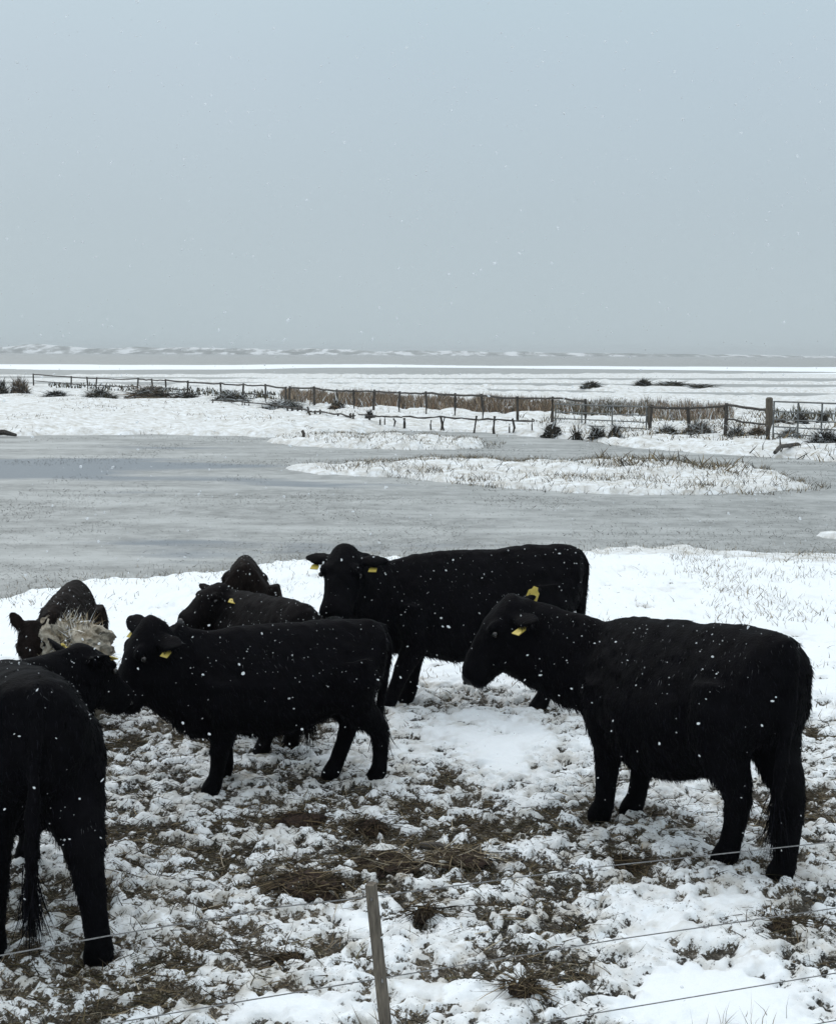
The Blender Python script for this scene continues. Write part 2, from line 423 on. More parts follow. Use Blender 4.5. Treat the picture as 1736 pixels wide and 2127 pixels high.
rel = np.clip(over * .10, -.012, .010) + cov * (d1 * .016 + d2 * .012) + .4 * d3 * .018
hgt = rel * (0.35 + 0.9 * up) + (lo - 0.5) * 0.07 + (fbm(xs * 26, ys * 26, 77, 3) - 0.5) * 0.016 * (0.4 + up)
hh[wide] = hgt - 0.02 * up
snow[wide] = 1 - up * (1 - cov)
tramp[wide] = up * sstep(.2, .55, T)
tint = np.where(d1 * 0.055 > d2 * 0.042, t1, t2)
dirt_shade[wide] = np.clip(up * (0.35 + 0.9 * tint - 1.8 * np.clip(over, 0, .3)) * sstep(0.2, 0.7, T + 0.15), 0, 1)
hay[wide] = .8 * sstep(0.48, 0.7, fbm(xs * 1.3, ys * 1.3, 91, 4) + 0.12 * (T > 0.8))
# rolling of the snow further out, drift hummocks on the far bank
hh += (1 - wide) * ((fbm(X * 0.9, Y * 0.9, 15, 4) - 0.5) * np.clip(0.10 + dist * 0.002, 0, 0.4) * sstep(12, 25, dist) * (dist < 200))
mid = (dist > 18) & (dist < 110)
dm, _ = domes(X[mid] * .6, Y[mid] * .45, 0.55, 501, np.full(mid.sum(), .3))
hh[mid] += dm * .16 * sstep(18, 40, dist[mid])
# clearer snow lip and tufty brown on the far bank and islands
fb = fbm(X * 1.6, Y * 0.8, 203, 5)
rough_far = (dist > 18) & (dist < 200)
snow = np.where(rough_far, np.clip(1 - 0.2 * sstep(0.62, 0.72, fb) * sstep(0.1, 0.9, LDn), 0, 1), snow)
dirt_shade = np.where(rough_far, 0.85 + 0 * fb, dirt_shade)  # grey mottle on far snow: grass flecks and hummock shade put into the colour
# thinning snow at the water's edge
thin = sstep(0.9, 0.0, LDn / np.clip(far * 0.02, .3, 2)) * (dist < 22)
snow = snow * (1 - 0.55 * thin * sstep(0.4, 0.62, fbm(X * 5, Y * 4, 211, 4)))
bank = sstep(0, 1, LAND)
Z = (1 - bank) * (-0.45) + bank * (hh + 0.02 * sstep(0, 1, LDn))
Z = np.where(dist > 30, Z + bank * 0.12 * sstep(0, 3, LDn), Z)
# the dyke the photograph was taken from rises towards the camera
Z += 1.0 * sstep(3.3, 0.9, Y)
snow = np.where(LAND < 0.45, 0.25, snow)
ny, nx = X.shape
idx = np.arange(nx * ny).reshape(ny, nx)
quads = np.stack([idx[:-1, :-1], idx[:-1, 1:], idx[1:, 1:], idx[1:, :-1]], -1).reshape(-1, 4)
me = fast_mesh('ground', np.stack([X, Y, Z], -1).reshape(-1, 3), quads=quads,
               attr={'cover': np.stack([snow, dirt_shade, hay, tramp], -1).reshape(-1, 4)})
tag(link('ground', me, M_GROUND, smooth=True), kind='structure')
def gz(x, y):
    i = np.clip(np.searchsorted(GX, x), 1, nx - 1); j = np.clip(np.searchsorted(GY, y), 1, ny - 1)
    fx = (x - GX[i - 1]) / (GX[i] - GX[i - 1]); fy = (y - GY[j - 1]) / (GY[j] - GY[j - 1])
    return (Z[j - 1, i - 1] * (1 - fx) + Z[j - 1, i] * fx) * (1 - fy) + (Z[j, i - 1] * (1 - fx) + Z[j, i] * fx) * fy
def gval(A, x, y):
    return A[np.clip(np.searchsorted(GY, y), 0, ny - 1), np.clip(np.searchsorted(GX, x), 0, nx - 1)]

w = MB(); w.add([(-3900, 8, WATER_Z), (3900, 8, WATER_Z), (3900, 3900, WATER_Z), (-3900, 3900, WATER_Z)], [(0, 1, 2, 3)])
tag(w.build('water', M_WATER), kind='structure')

# dunes on the horizon
DX = np.linspace(-2400, 2600, 700); DYn = np.linspace(0, 1, 28)
dx, dy = np.meshgrid(DX, DYn)
y0 = 2850 + 0 * dx
prof = np.interp(dx, [-2400, -900, -570, -250, 0, 330, 660, 900, 2600], [17, 16, 14, 12, 9.5, 7.5, 5.5, 3.0, 2.0])
ridge = np.sin(np.clip(dy, 0, 1) * math.pi) ** 1.2
dz = prof * ridge * (0.35 + 1.1 * fbm(dx * 0.013, dy * 3, 301, 5)) + 0.4 - 2.0 * (ridge < 0.02)
me = fast_mesh('dunes', np.stack([dx, y0 + dy * 260, dz], -1).reshape(-1, 3),
               quads=(lambda i: np.stack([i[:-1, :-1], i[:-1, 1:], i[1:, 1:], i[1:, :-1]], -1).reshape(-1, 4))(np.arange(dx.size).reshape(dx.shape)))
tag(link('dunes', me, M_DUNE, smooth=True), kind='structure')

# ------------------------------------------------------------------ blades (grass, straw, hair)
def blades(base, dirs, width, bend, tint, side=None, seg=2):
    """base (n,3), dirs (n,3) full length vectors, width (n,), bend (n,3) added at the tip; returns co, tris, colour"""
    n = len(base)
    up = dirs / (np.linalg.norm(dirs, axis=1, keepdims=True) + 1e-9)
    if side is None:
        r = rng.normal(size=(n, 3)); side = np.cross(up, r)
    side = side / (np.linalg.norm(side, axis=1, keepdims=True) + 1e-9)
    hw = (width / 2)[:, None]
    rows = []
    for k in range(seg):
        t = k / seg; p = base + dirs * t + bend * t * t
        rows += [p - side * hw * (1 - 0.5 * t), p + side * hw * (1 - 0.5 * t)]
    rows.append(base + dirs + bend)
    m = len(rows)
    co = np.stack(rows, 1).reshape(-1, 3)
    o = (np.arange(n) * m)[:, None]
    tr_ = []
    for k in range(seg - 1):
        a = 2 * k; tr_ += [(a, a + 1, a + 3), (a, a + 3, a + 2)]
    a = 2 * (seg - 1); tr_.append((a, a + 1, a + 2))
    tris = np.concatenate([o + np.array(t)[None] for t in tr_], 0)
    return co, tris, np.repeat(tint, m, axis=0)
def join_blades(name, parts, m, parent=None):
    co, tr_, tn, o = [], [], [], 0
    for c, t, k in parts:
        co.append(c); tr_.append(t + o); tn.append(k); o += len(c)
    me = fast_mesh(name, np.concatenate(co), tris=np.concatenate(tr_), attr={'tint': np.concatenate(tn)})
    return link(name, me, m, parent)
def pick(cols, n, jit=0.25):
    c = np.asarray(cols, float)[rng.integers(0, len(cols), n)]
    return c * (1 + jit * rng.normal(size=(n, 1))).clip(0.4, 1.8)

# ------------------------------------------------------------------ cattle
def make_body(s, feet, poll, hdir, head_k, ear, belly, tail, fat, neck_drop, lenk, tilt, thick, topk):
    """one skin grown from lofted volumes; coordinates local: x forward, y left, z up, metres before scale s"""
    mb = MB()
    def ell(c, ax, az, hw, hd, n=20, top=0.0, pw=2.3):
        pts = []
        for k in range(n):
            a = 2 * math.pi * k / n; ca, sa = math.cos(a), math.sin(a)
            x = math.copysign(abs(ca) ** (2 / pw), ca); y = math.copysign(abs(sa) ** (2 / pw), sa)
            w_ = hw * (1 - top * max(0, y))
            pts.append(c + ax * (x * w_) + az * (y * hd))
        return pts
    X_, Y_, Z_ = Vector((1, 0, 0)), Vector((0, 1, 0)), Vector((0, 0, 1))
    tor = [(-.80, 1.00, .13, .11, .1), (-.765, .965, .225, .19, .2), (-.69, .94, .285, .245, .35), (-.52, .915, .325, .275, .42), (-.34, .875, .365, .295, .42), (-.10, .835, .395, .325, .42),
           (.15, .825, .405, .325, .45), (.38, .84, .385, .285, .5), (.56, .85, .355, .245, .5), (.70, .87, .30, .195, .4), (.80, .87, .20, .13, .3), (.85, .87, .09, .06, .2)]
    def TX(x): return x * lenk
    def TZ(x): return -x * tilt
    mb.loft([ell(Vector((TX(x), 0, zc + TZ(x) - belly * math.exp(-((x - .05) / .4) ** 2) * .5)), Y_, Z_, hw * fat, hh_ + belly * math.exp(-((x - .05) / .4) ** 2) * .5, top=tp * topk) for x, zc, hh_, hw, tp in tor])
    for key, fr, sgn in (('FL', 1, 1), ('FR', 1, -1), ('HL', 0, 1), ('HR', 0, -1)):
        fx, fy = feet[key]
        if fr:
            J = [((.46, .15, .86), .15, 0), ((.47, .165, .70), .145, 0), ((.43, .165, .55), .112, .12), ((.445, .155, .44), .085, .3), ((.455, .15, .335), .074, .5), ((.452, .15, .22), .060, .75), ((.455, .15, .12), .058, .92),
                 ((.475, .15, .065), .066, 1), ((.50, .15, .02), .072, 1), ((.505, .15, -.02), .07, 1)]
            bx, by = .47, .15
        else:
            J = [((-.50, .13, .95), .19, 0), ((-.52, .155, .80), .20, 0), ((-.50, .165, .66), .17, .1), ((-.555, .165, .54), .122, .3), ((-.625, .16, .44), .088, .52), ((-.645, .155, .37), .074, .62), ((-.625, .15, .24), .062, .8), ((-.60, .15, .12), .060, .95),
                 ((-.58, .15, .065), .068, 1), ((-.555, .15, .02), .073, 1), ((-.55, .15, -.02), .07, 1)]
            bx, by = -.58, .15
        ox, oy = fx - bx, fy - by * sgn
        pts = [Vector((p[0] * (lenk * (1 - k) + k) + ox * k, p[1] * sgn + oy * k, p[2] + TZ(p[0]) * (1 - k))) for p, r, k in J]
        mb.tube(pts, [r for p, r, k in J], 14, up=Vector((1, 0, 0)))
    for sg in (1, -1):
        for cx, cy, cz, r_ in ((-.47, .135, 1.035, .10), (-.74, .06, 1.03, .075), (.42, .10, .98, .13), (.50, .13, .78, .15)):
            c = Vector((cx * lenk, cy * sg * fat, cz + TZ(cx)))
            mb.tube([c + Vector((0, 0, -.1)), c + Vector((0, 0, -.05)), c, c + Vector((0, 0, .05)), c + Vector((0, 0, .075))], [r_ * .5, r_ * .9, r_, r_ * .75, r_ * .3], 12, up=Vector((1, 0, 0)))
    # brisket
    mb.loft([ell(Vector((x, 0, z)), Y_, Z_, w_, h_) for x, z, w_, h_ in ((.36 * lenk, .56, .06, .06), (.50 * lenk, .57, .15, .15), (.66 * lenk, .61, .17, .20), (.80 * lenk, .69, .14, .19), (.89 * lenk, .78, .06, .09))])
    # neck
    poll = Vector(poll); d = Vector(hdir).normalized()
    side = Z_.cross(d)
    side = side.normalized() if side.length > .05 else Y_
    hup = d.cross(side).normalized()           # forehead direction
    back = poll - hup * (.085 * head_k) + d * (.03 * head_k)
    b0 = Vector((.44 * lenk, 0, .93 + TZ(.44))); b1 = Vector((.72 * lenk, 0, .97 + TZ(.7) - neck_drop * .3))
    rings = []
    for t in np.linspace(0, 1, 9):
        p = b0 * (1 - t) ** 2 + b1 * 2 * t * (1 - t) + back * t * t
        tg = ((b1 - b0) * (1 - t) + (back - b1) * t).normalized()
        sd_ = Z_.cross(tg)
        sd_ = sd_.normalized() if sd_.length > .05 else Y_
        sd_ = (sd_ * (1 - t * .6) + side * t * .6).normalized()
        u_ = tg.cross(sd_).normalized()
        hd = (.30 * (1 - t) + .20 * head_k * t) * (1 + (thick - 1) * min(1, 2.2 * t)); hw = .20 * (1 - t) + .125 * head_k * t
        rings.append(ell(p - u_ * (.06 * (1 - t) + .06 * t * head_k) - u_ * (.02 * math.sin(t * 3.1) + hd * (1 - 1 / thick) * .6 * t), sd_, u_, hw, hd, top=.4))
    mb.loft(rings)
    # head
    k = head_k
    hs = [(-.085, .055, .05, -.01, .1), (-.055, .095, .09, -.025, .15), (.01, .130, .135, -.055, .15), (.08, .142, .165, -.078, .12), (.15, .136, .170, -.085, .1), (.22, .118, .150, -.078, .12),
          (.285, .105, .125, -.066, .15), (.345, .102, .108, -.060, .1), (.395, .110, .100, -.058, .05), (.435, .108, .090, -.060, .05), (.465, .088, .070, -.064, .05), (.480, .045, .038, -.066, 0)]
    mb.loft([ell(poll + d * (t * k) + hup * (o * k), side, hup, w_ * k, h_ * k, top=tp, pw=2.5) for t, w_, h_, o, tp in hs])
    # brow ridges
    for sg in (1, -1):
        c = poll + d * (.13 * k) + side * (sg * .115 * k) + hup * (.04 * k)
        mb.tube([c - d * .045 * k, c, c + d * .04 * k], [.02 * k, .034 * k, .018 * k], 8)
    info = {'ears': [], 'eyes': [], 'head': (poll, d, side, hup)}
    for sg in (1, -1):
        lat, bk, upk = ear[sg] if isinstance(ear, dict) else ear
        e = (side * (sg * lat) - d * bk + hup * upk).normalized()
        o = poll + side * (sg * .085 * k) + d * (.012 * k) - hup * (.03 * k)
        wv = e.cross(hup - d * .4); wv.normalize(); tv = e.cross(wv).normalized()
        L_ = .225 * k
        mb.loft([ell(o + e * (t * L_), wv, tv, w_ * k, th * k, 12, pw=2) for t, w_, th in ((-.05, .03, .028), (.12, .042, .028), (.35, .062, .024), (.6, .066, .021), (.82, .048, .018), (.95, .026, .014), (1.0, .01, .008))])
        low = wv if wv.z < 0 else -wv
        info['ears'].append((o + e * (.55 * L_), e, low, tv))
        info['eyes'].append(poll + d * (.15 * k) + side * (sg * .139 * k) + hup * (.008 * k))
    # tail
    tz = TZ(-.78)
    tp = [Vector((-.70 * lenk, 0, 1.16 + tz)), Vector((-.77 * lenk, 0, 1.15 + tz)), Vector((-.815 * lenk, tail * .1, 1.07 + tz)), Vector((-.825 * lenk, tail * .3, .93 + tz)), Vector((-.80 * lenk, tail * .6, .74)), Vector((-.775 * lenk, tail * .85, .57)), Vector((-.765 * lenk, tail, .42))]
    mb.tube(tp, [.05, .048, .042, .036, .034, .034, .03], 10, up=Vector((0, 1, 0)))
    info['tail'] = tp[-1]
    me = bpy.data.meshes.new('raw'); me.from_pydata(mb.v, [], mb.f); me.update()
    o = bpy.data.objects.new('raw', me); COL.objects.link(o)
    m = o.modifiers.new('r', 'REMESH'); m.mode = 'VOXEL'; m.voxel_size = 0.0135; m.adaptivity = 0
    m2 = o.modifiers.new('s', 'SMOOTH'); m2.factor = 0.5; m2.iterations = 13
    bpy.context.view_layer.update()
    out = bpy.data.meshes.new_from_object(o.evaluated_get(bpy.context.evaluated_depsgraph_get()))
    bpy.data.objects.remove(o); bpy.data.meshes.remove(me)
    return out, info

def cow(label, pos, heading, s, m, hair, feet_w=None, poll_w=None, hdir_w=(1, 0, 0), head_k=1.0, ear=(1, .15, .1), belly=0.05, tail=0.0, fat=1.0,
        tags=(1, -1), lenk=1.0, tilt=0.0, thick=1.0, topk=1.0, nhair=15000, neck_drop=0.0, tag_back=(), seed=1, tagk=.85, tag_dir={}, tag_t=0.0):
    root = empty('cow', (pos[0], pos[1], 0), heading)
    tag(root, label, 'cow', 'black cattle in the snowy pasture')
    Ri = Matrix.Rotation(-heading, 3, 'Z')
    def loc(p): return (Ri @ (Vector(p) - Vector((pos[0], pos[1], 0)))) / s
    feet = {'FL': (.47, .15), 'FR': (.47, -.15), 'HL': (-.58, .15), 'HR': (-.58, -.15)}
    for k, p in (feet_w or {}).items():
        if k in feet:
            q = loc((p[0], p[1], 0)) if len(p) == 2 else Vector(p[:2]).to_3d()
            feet[k] = (q.x, q.y)
    pl = loc(poll_w) if poll_w is not None else Vector((1.05, 0, 1.2))
    hd = Ri @ Vector(hdir_w)
    me, info = make_body(s, feet, pl, hd, head_k, ear, belly, tail, fat, neck_drop, lenk, tilt, thick, topk)
    n = len(me.vertices)
    co = np.empty(n * 3, np.float32); me.vertices.foreach_get('co', co); co = co.reshape(-1, 3).astype(float)
    no = np.empty(n * 3, np.float32); me.vertices.foreach_get('normal', no); no = no.reshape(-1, 3)
    # shaggy winter coat: clumps in the surface
    q = co * 9 + seed * 7
    lump = vnoise(q[:, 0] + q[:, 1] * .7, q[:, 2] * .8 + q[:, 1], seed) + .6 * vnoise(q[:, 0] * 2.3 + q[:, 1], q[:, 2] * 1.7 - q[:, 1], seed + 3) - .8
    amp = .016 * np.clip((co[:, 2] - .25) / .3, .25, 1)
    co2 = (co + no * (lump * amp)[:, None]) * s
    me.vertices.foreach_set('co', co2.astype(np.float32).ravel())
    body = link('body', me, m, root, smooth=True)
    me.update()
    # coat hair
    me.calc_loop_triangles()
    lt = np.empty(len(me.loop_triangles) * 3, np.int32); me.loop_triangles.foreach_get('vertices', lt); lt = lt.reshape(-1, 3)
    a, b_, c = co2[lt[:, 0]], co2[lt[:, 1]], co2[lt[:, 2]]
    area = np.linalg.norm(np.cross(b_ - a, c - a), axis=1)
    ti = rng.choice(len(lt), nhair, p=area / area.sum())
    r1, r2 = rng.random((2, nhair)); sq = np.sqrt(r1)
    p = a[ti] * (1 - sq)[:, None] + b_[ti] * (sq * (1 - r2))[:, None] + c[ti] * (sq * r2)[:, None]
    nn = no[lt[ti, 0]]
    g = np.array([-.55, 0, -.85]) + rng.normal(size=(nhair, 3)) * .35
    g = g - nn * (g * nn).sum(1, keepdims=True)
    g /= np.linalg.norm(g, axis=1, keepdims=True) + 1e-9
    dd = g + nn * rng.uniform(.15, .6, (nhair, 1)); dd /= np.linalg.norm(dd, axis=1, keepdims=True)
    zz = p[:, 2] / s
    hx = p[:, 0] / s
    ln = rng.uniform(.016, .042, nhair) * np.where((zz > .4) & (nn[:, 2] < -.3), 1.3, 1.0) * np.where(zz < .3, .6, 1) * np.where(hx > .95, .6, 1)
    hair_tint = pick(hair, nhair, .35)
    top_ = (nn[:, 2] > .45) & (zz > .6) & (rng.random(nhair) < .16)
    hair_tint[top_] = rng.uniform(.02, .11, (top_.sum(), 1)) * [1, 1, 1.05]  # some upward-facing hairs on the upper body are paler grey
    par = blades(p - nn * .004, dd * ln[:, None], rng.uniform(.004, .008, nhair), np.array([0, 0, -.35]) * ln[:, None], hair_tint, seg=1)
    # snow settled in the coat
    nd_ = 130
    cand = np.where((nn[:, 2] > .1) & (zz > .55))[0]
    pk = rng.choice(cand, nd_); q_ = p[pk] + nn[pk] * .012
    g2 = (1 + 5 ** .5) / 2
    ov = np.array([(1, 0, 0), (-1, 0, 0), (0, 1, 0), (0, -1, 0), (0, 0, 1), (0, 0, -1)], float)
    of = np.array([(0, 2, 4), (2, 1, 4), (1, 3, 4), (3, 0, 4), (2, 0, 5), (1, 2, 5), (3, 1, 5), (0, 3, 5)])
    rs = rng.lognormal(math.log(.0026), .4, nd_).clip(.0012, .006)
    dc = (ov[None] * rs[:, None, None] * rng.uniform(.6, 1.4, (nd_, 6, 3)) + q_[:, None, :]).reshape(-1, 3)
    link('settled_snow', fast_mesh('settled_snow', dc, tris=(of[None] + (np.arange(nd_) * 6)[:, None, None]).reshape(-1, 3)), M_FLAKE, root, True)['kind'] = 'stuff'
    tl = np.array(info['tail']) * s
    nt_ = 240
    tb = tl + rng.normal(size=(nt_, 3)) * [.018, .018, .05]
    td = np.stack([rng.normal(size=nt_) * .035, rng.normal(size=nt_) * .035, -rng.uniform(.12, .34, nt_)], -1) * s
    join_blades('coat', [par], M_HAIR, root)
    join_blades('tail_switch', [blades(tb, td, np.full(nt_, .0055), rng.normal(size=(nt_, 3)) * .02, pick(hair, nt_, .3), seg=3)], M_HAIR, root)
    for e in info['eyes']:
        bm_ = MB(); c = e * s; rr_ = .019 * head_k * s
        bm_.loft([[c + Vector((math.cos(t) * math.cos(f), math.cos(t) * math.sin(f), math.sin(t))) * rr_ for f in np.linspace(0, 2 * math.pi, 10, endpoint=False)] for t in np.linspace(-1.5, 1.5, 7)])
        bm_.build('eye', M_EYE, root, True)
    pl_, d_, sd_, hu_ = info['head']; k_ = head_k * s
    nz = MB(); c0 = (pl_ + d_ * (.452 * head_k) + hu_ * (-.045 * head_k)) * s
    nz.loft([[c0 + (sd_ * (math.cos(f) * math.cos(t) * .075) + hu_ * (math.sin(f) * math.cos(t) * .05) + d_ * (math.sin(t) * .045)) * k_ for f in np.linspace(0, 2 * math.pi, 16, endpoint=False)] for t in np.linspace(-.9, 1.5, 8)])
    nose = nz.build('nose', M_NOSE, root, True)
    for sg in (1, -1):
        nr = MB(); c1 = c0 + (sd_ * (.042 * sg) + d_ * .040 + hu_ * .012) * k_
        nr.loft([[c1 + (sd_ * (math.cos(f) * math.cos(t) * .017) + hu_ * (math.sin(f) * math.cos(t) * .012) + d_ * (math.sin(t) * .008)) * k_ for f in np.linspace(0, 2 * math.pi, 10, endpoint=False)] for t in np.linspace(-1.4, 1.4, 6)])
        nr.build('nostril', M_EYE, nose, True)
    for i, (pt, ev, lowv, tv) in enumerate(info['ears']):
        sg = (1, -1)[i]
        if sg not in tags: continue
        fwd = tv if (tv.dot(info['head'][1]) > 0) else -tv
        if sg in tag_back: fwd = -fwd
        if sg in tag_dir:
            fwd = (Ri @ Vector(tag_dir[sg])).normalized(); pt = pt + ev * (tag_t * .225 * head_k) + fwd * .05 + Vector((0, 0, .02))
        c0 = pt * s + fwd * (.024 * head_k * s) + lowv * (.02 * s)
        dn = (Vector((0, 0, -1)) * .75 + lowv * .5); dn = (dn - fwd * dn.dot(fwd)).normalized()
        wd = fwd.cross(dn).normalized()
        tm = MB()
        out = [(-.013, 0), (.013, 0), (.018, .018), (.033, .03), (.035, .085), (-.035, .085), (-.033, .03), (-.018, .018)]
        out = [(x_ * tagk, y_ * tagk) for x_, y_ in out]
        fr = [c0 + wd * x_ + dn * y_ + fwd * .003 for x_, y_ in out]; bk = [c0 + wd * x_ + dn * y_ - fwd * .002 for x_, y_ in out]
        tm.loft([bk, fr])
        t_o = tm.build('ear_tag', M_TAG, root)
        st = MB(); cc = c0 + dn * .012 + fwd * .004
        st.tube([cc - fwd * .012, cc + fwd * .004], [.011, .011], 10); st.build('stud', M_TAG, t_o)
        pr = MB()
        for k_, (x_, w_) in enumerate(((-.018, .006), (-.006, .009), (.008, .006), (.019, .008))):
            q_ = c0 + (wd * x_ + dn * (.058 if k_ % 2 else .055)) * tagk + fwd * .0042
            pr.box(q_, w_ * .7, .015, .0016, Matrix((wd, dn, fwd)).transposed())
        pr.build('number', M_PRINT, t_o)
    return root

BLK = [(.0015, .0015, .002), (.003, .003, .004), (.008, .008, .011)]
BRN = [(.005, .0038, .0033), (.011, .008, .0067), (.022, .016, .0135)]
MIDC = [(.003, .0026, .0026), (.006, .005, .005), (.012, .01, .0095)]

# right: rear three quarter, facing left and away
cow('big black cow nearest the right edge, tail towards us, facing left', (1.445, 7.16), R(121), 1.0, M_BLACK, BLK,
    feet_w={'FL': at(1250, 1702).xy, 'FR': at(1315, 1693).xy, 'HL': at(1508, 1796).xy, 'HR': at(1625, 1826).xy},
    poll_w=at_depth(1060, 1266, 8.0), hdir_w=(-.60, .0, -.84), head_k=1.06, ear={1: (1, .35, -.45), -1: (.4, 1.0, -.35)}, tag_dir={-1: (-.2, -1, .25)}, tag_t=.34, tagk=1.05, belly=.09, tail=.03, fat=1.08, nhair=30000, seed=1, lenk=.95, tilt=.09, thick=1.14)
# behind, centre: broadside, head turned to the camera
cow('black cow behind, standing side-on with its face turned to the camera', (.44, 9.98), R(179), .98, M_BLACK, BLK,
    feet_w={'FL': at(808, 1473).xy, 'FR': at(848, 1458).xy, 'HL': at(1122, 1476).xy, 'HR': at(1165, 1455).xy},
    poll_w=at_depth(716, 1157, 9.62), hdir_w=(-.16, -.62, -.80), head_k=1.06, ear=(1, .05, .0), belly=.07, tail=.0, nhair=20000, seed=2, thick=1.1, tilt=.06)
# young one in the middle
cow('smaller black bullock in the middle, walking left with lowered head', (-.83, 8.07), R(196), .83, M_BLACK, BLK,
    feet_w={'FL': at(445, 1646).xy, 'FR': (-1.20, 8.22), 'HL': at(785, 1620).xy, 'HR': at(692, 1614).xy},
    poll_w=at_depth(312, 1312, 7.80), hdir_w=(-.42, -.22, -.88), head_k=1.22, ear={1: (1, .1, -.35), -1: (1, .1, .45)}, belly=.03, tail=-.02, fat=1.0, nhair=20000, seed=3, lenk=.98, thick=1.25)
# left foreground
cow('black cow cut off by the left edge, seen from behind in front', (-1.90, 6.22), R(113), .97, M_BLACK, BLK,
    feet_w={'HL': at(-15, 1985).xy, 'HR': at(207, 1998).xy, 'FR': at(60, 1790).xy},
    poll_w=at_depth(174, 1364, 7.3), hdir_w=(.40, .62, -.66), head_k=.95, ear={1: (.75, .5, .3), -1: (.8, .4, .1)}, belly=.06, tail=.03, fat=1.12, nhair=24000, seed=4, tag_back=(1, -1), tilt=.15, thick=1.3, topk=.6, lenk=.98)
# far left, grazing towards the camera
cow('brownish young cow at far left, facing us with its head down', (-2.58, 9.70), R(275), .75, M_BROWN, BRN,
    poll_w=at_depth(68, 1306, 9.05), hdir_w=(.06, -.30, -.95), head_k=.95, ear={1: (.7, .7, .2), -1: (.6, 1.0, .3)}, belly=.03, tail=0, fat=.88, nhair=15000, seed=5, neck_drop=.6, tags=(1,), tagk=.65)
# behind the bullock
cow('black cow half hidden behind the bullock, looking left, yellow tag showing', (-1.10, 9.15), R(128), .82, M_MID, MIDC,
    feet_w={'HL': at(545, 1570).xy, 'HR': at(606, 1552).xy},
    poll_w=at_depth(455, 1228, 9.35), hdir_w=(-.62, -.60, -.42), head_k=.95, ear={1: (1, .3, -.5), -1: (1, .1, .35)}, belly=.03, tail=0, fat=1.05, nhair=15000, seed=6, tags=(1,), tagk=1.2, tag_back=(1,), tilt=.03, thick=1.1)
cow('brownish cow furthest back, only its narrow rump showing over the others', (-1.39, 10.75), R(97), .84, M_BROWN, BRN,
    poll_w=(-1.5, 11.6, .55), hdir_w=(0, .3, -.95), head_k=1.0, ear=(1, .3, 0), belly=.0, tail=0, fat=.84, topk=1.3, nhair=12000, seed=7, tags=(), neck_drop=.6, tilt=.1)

# ------------------------------------------------------------------ near wire fence
fence = tag(empty('wire_fence', (at_depth(790, 1900, 4.2).x, 4.2, 0)), 'low wire fence with one leaning grey post crossing the foreground', 'fence')
f0 = Vector((at_depth(790, 1900, 4.2).x, 4.2, 0)); fd = Vector((.943, .332, 0)).normalized()
pt = at_depth(770, 1836, 4.18) - f0
pb = at_depth(806, 2180, 4.22) - f0; pb += (pb - pt) * .45
pm = MB()
pm.tube([pb, pb * .66 + pt * .34, pb * .3 + pt * .7, pt], [.0225, .022, .021, .0205], 4, up=Vector((0.4, 1, 0)), rot=.78)
post = pm.build('post', M_WOOD, fence)
def on_fence(u, v):
    """point of the fence plane seen at a photo position"""
    d = ray(u, v); nrm = Vector((fd.y, -fd.x, 0)); t = (f0.dot(nrm)) / d.dot(nrm)
    return Vector((0, 0, H)) + d * t - f0
for pts in ([(-900, 2126), (-300, 2032), (0, 1985), (230, 1943), (580, 1884), (775, 1862), (1250, 1800), (1736, 1748), (2400, 1680), (3300, 1600)],
            [(-900, 2330), (0, 2166), (460, 2087), (797, 2031), (1000, 1998), (1290, 1950), (1736, 1886), (2400, 1800), (3300, 1690)],
            [(-900, 2520), (0, 2330), (820, 2180), (1168, 2116), (1736, 2021), (2400, 1915), (3300, 1780)],
            [(-900, 2690), (0, 2470), (835, 2290), (1711, 2124), (2400, 2000), (3300, 1850)]):
    wm = MB(); q = [on_fence(*p) for p in pts]
    fine = []
    for i in range(len(q) - 1):
        for t in np.linspace(0, 1, 8, endpoint=False):
            fine.append(q[i].lerp(q[i + 1], t))
    fine.append(q[-1])
    wm.tube(fine, .0022, 5); wm.build('wire', M_WIRE, fence)
    st = MB(); c = min(fine, key=lambda p_: abs(p_.x - (pt.x + (p_.z - pt.z) * (pb.x - pt.x) / (pb.z - pt.z))))
    st.tube([c + Vector((-.004, -.012, .012)), c + Vector((-.004, -.03, 0)), c + Vector((-.004, -.012, -.012))], .003, 5); st.build('staple', M_WIRE, post)

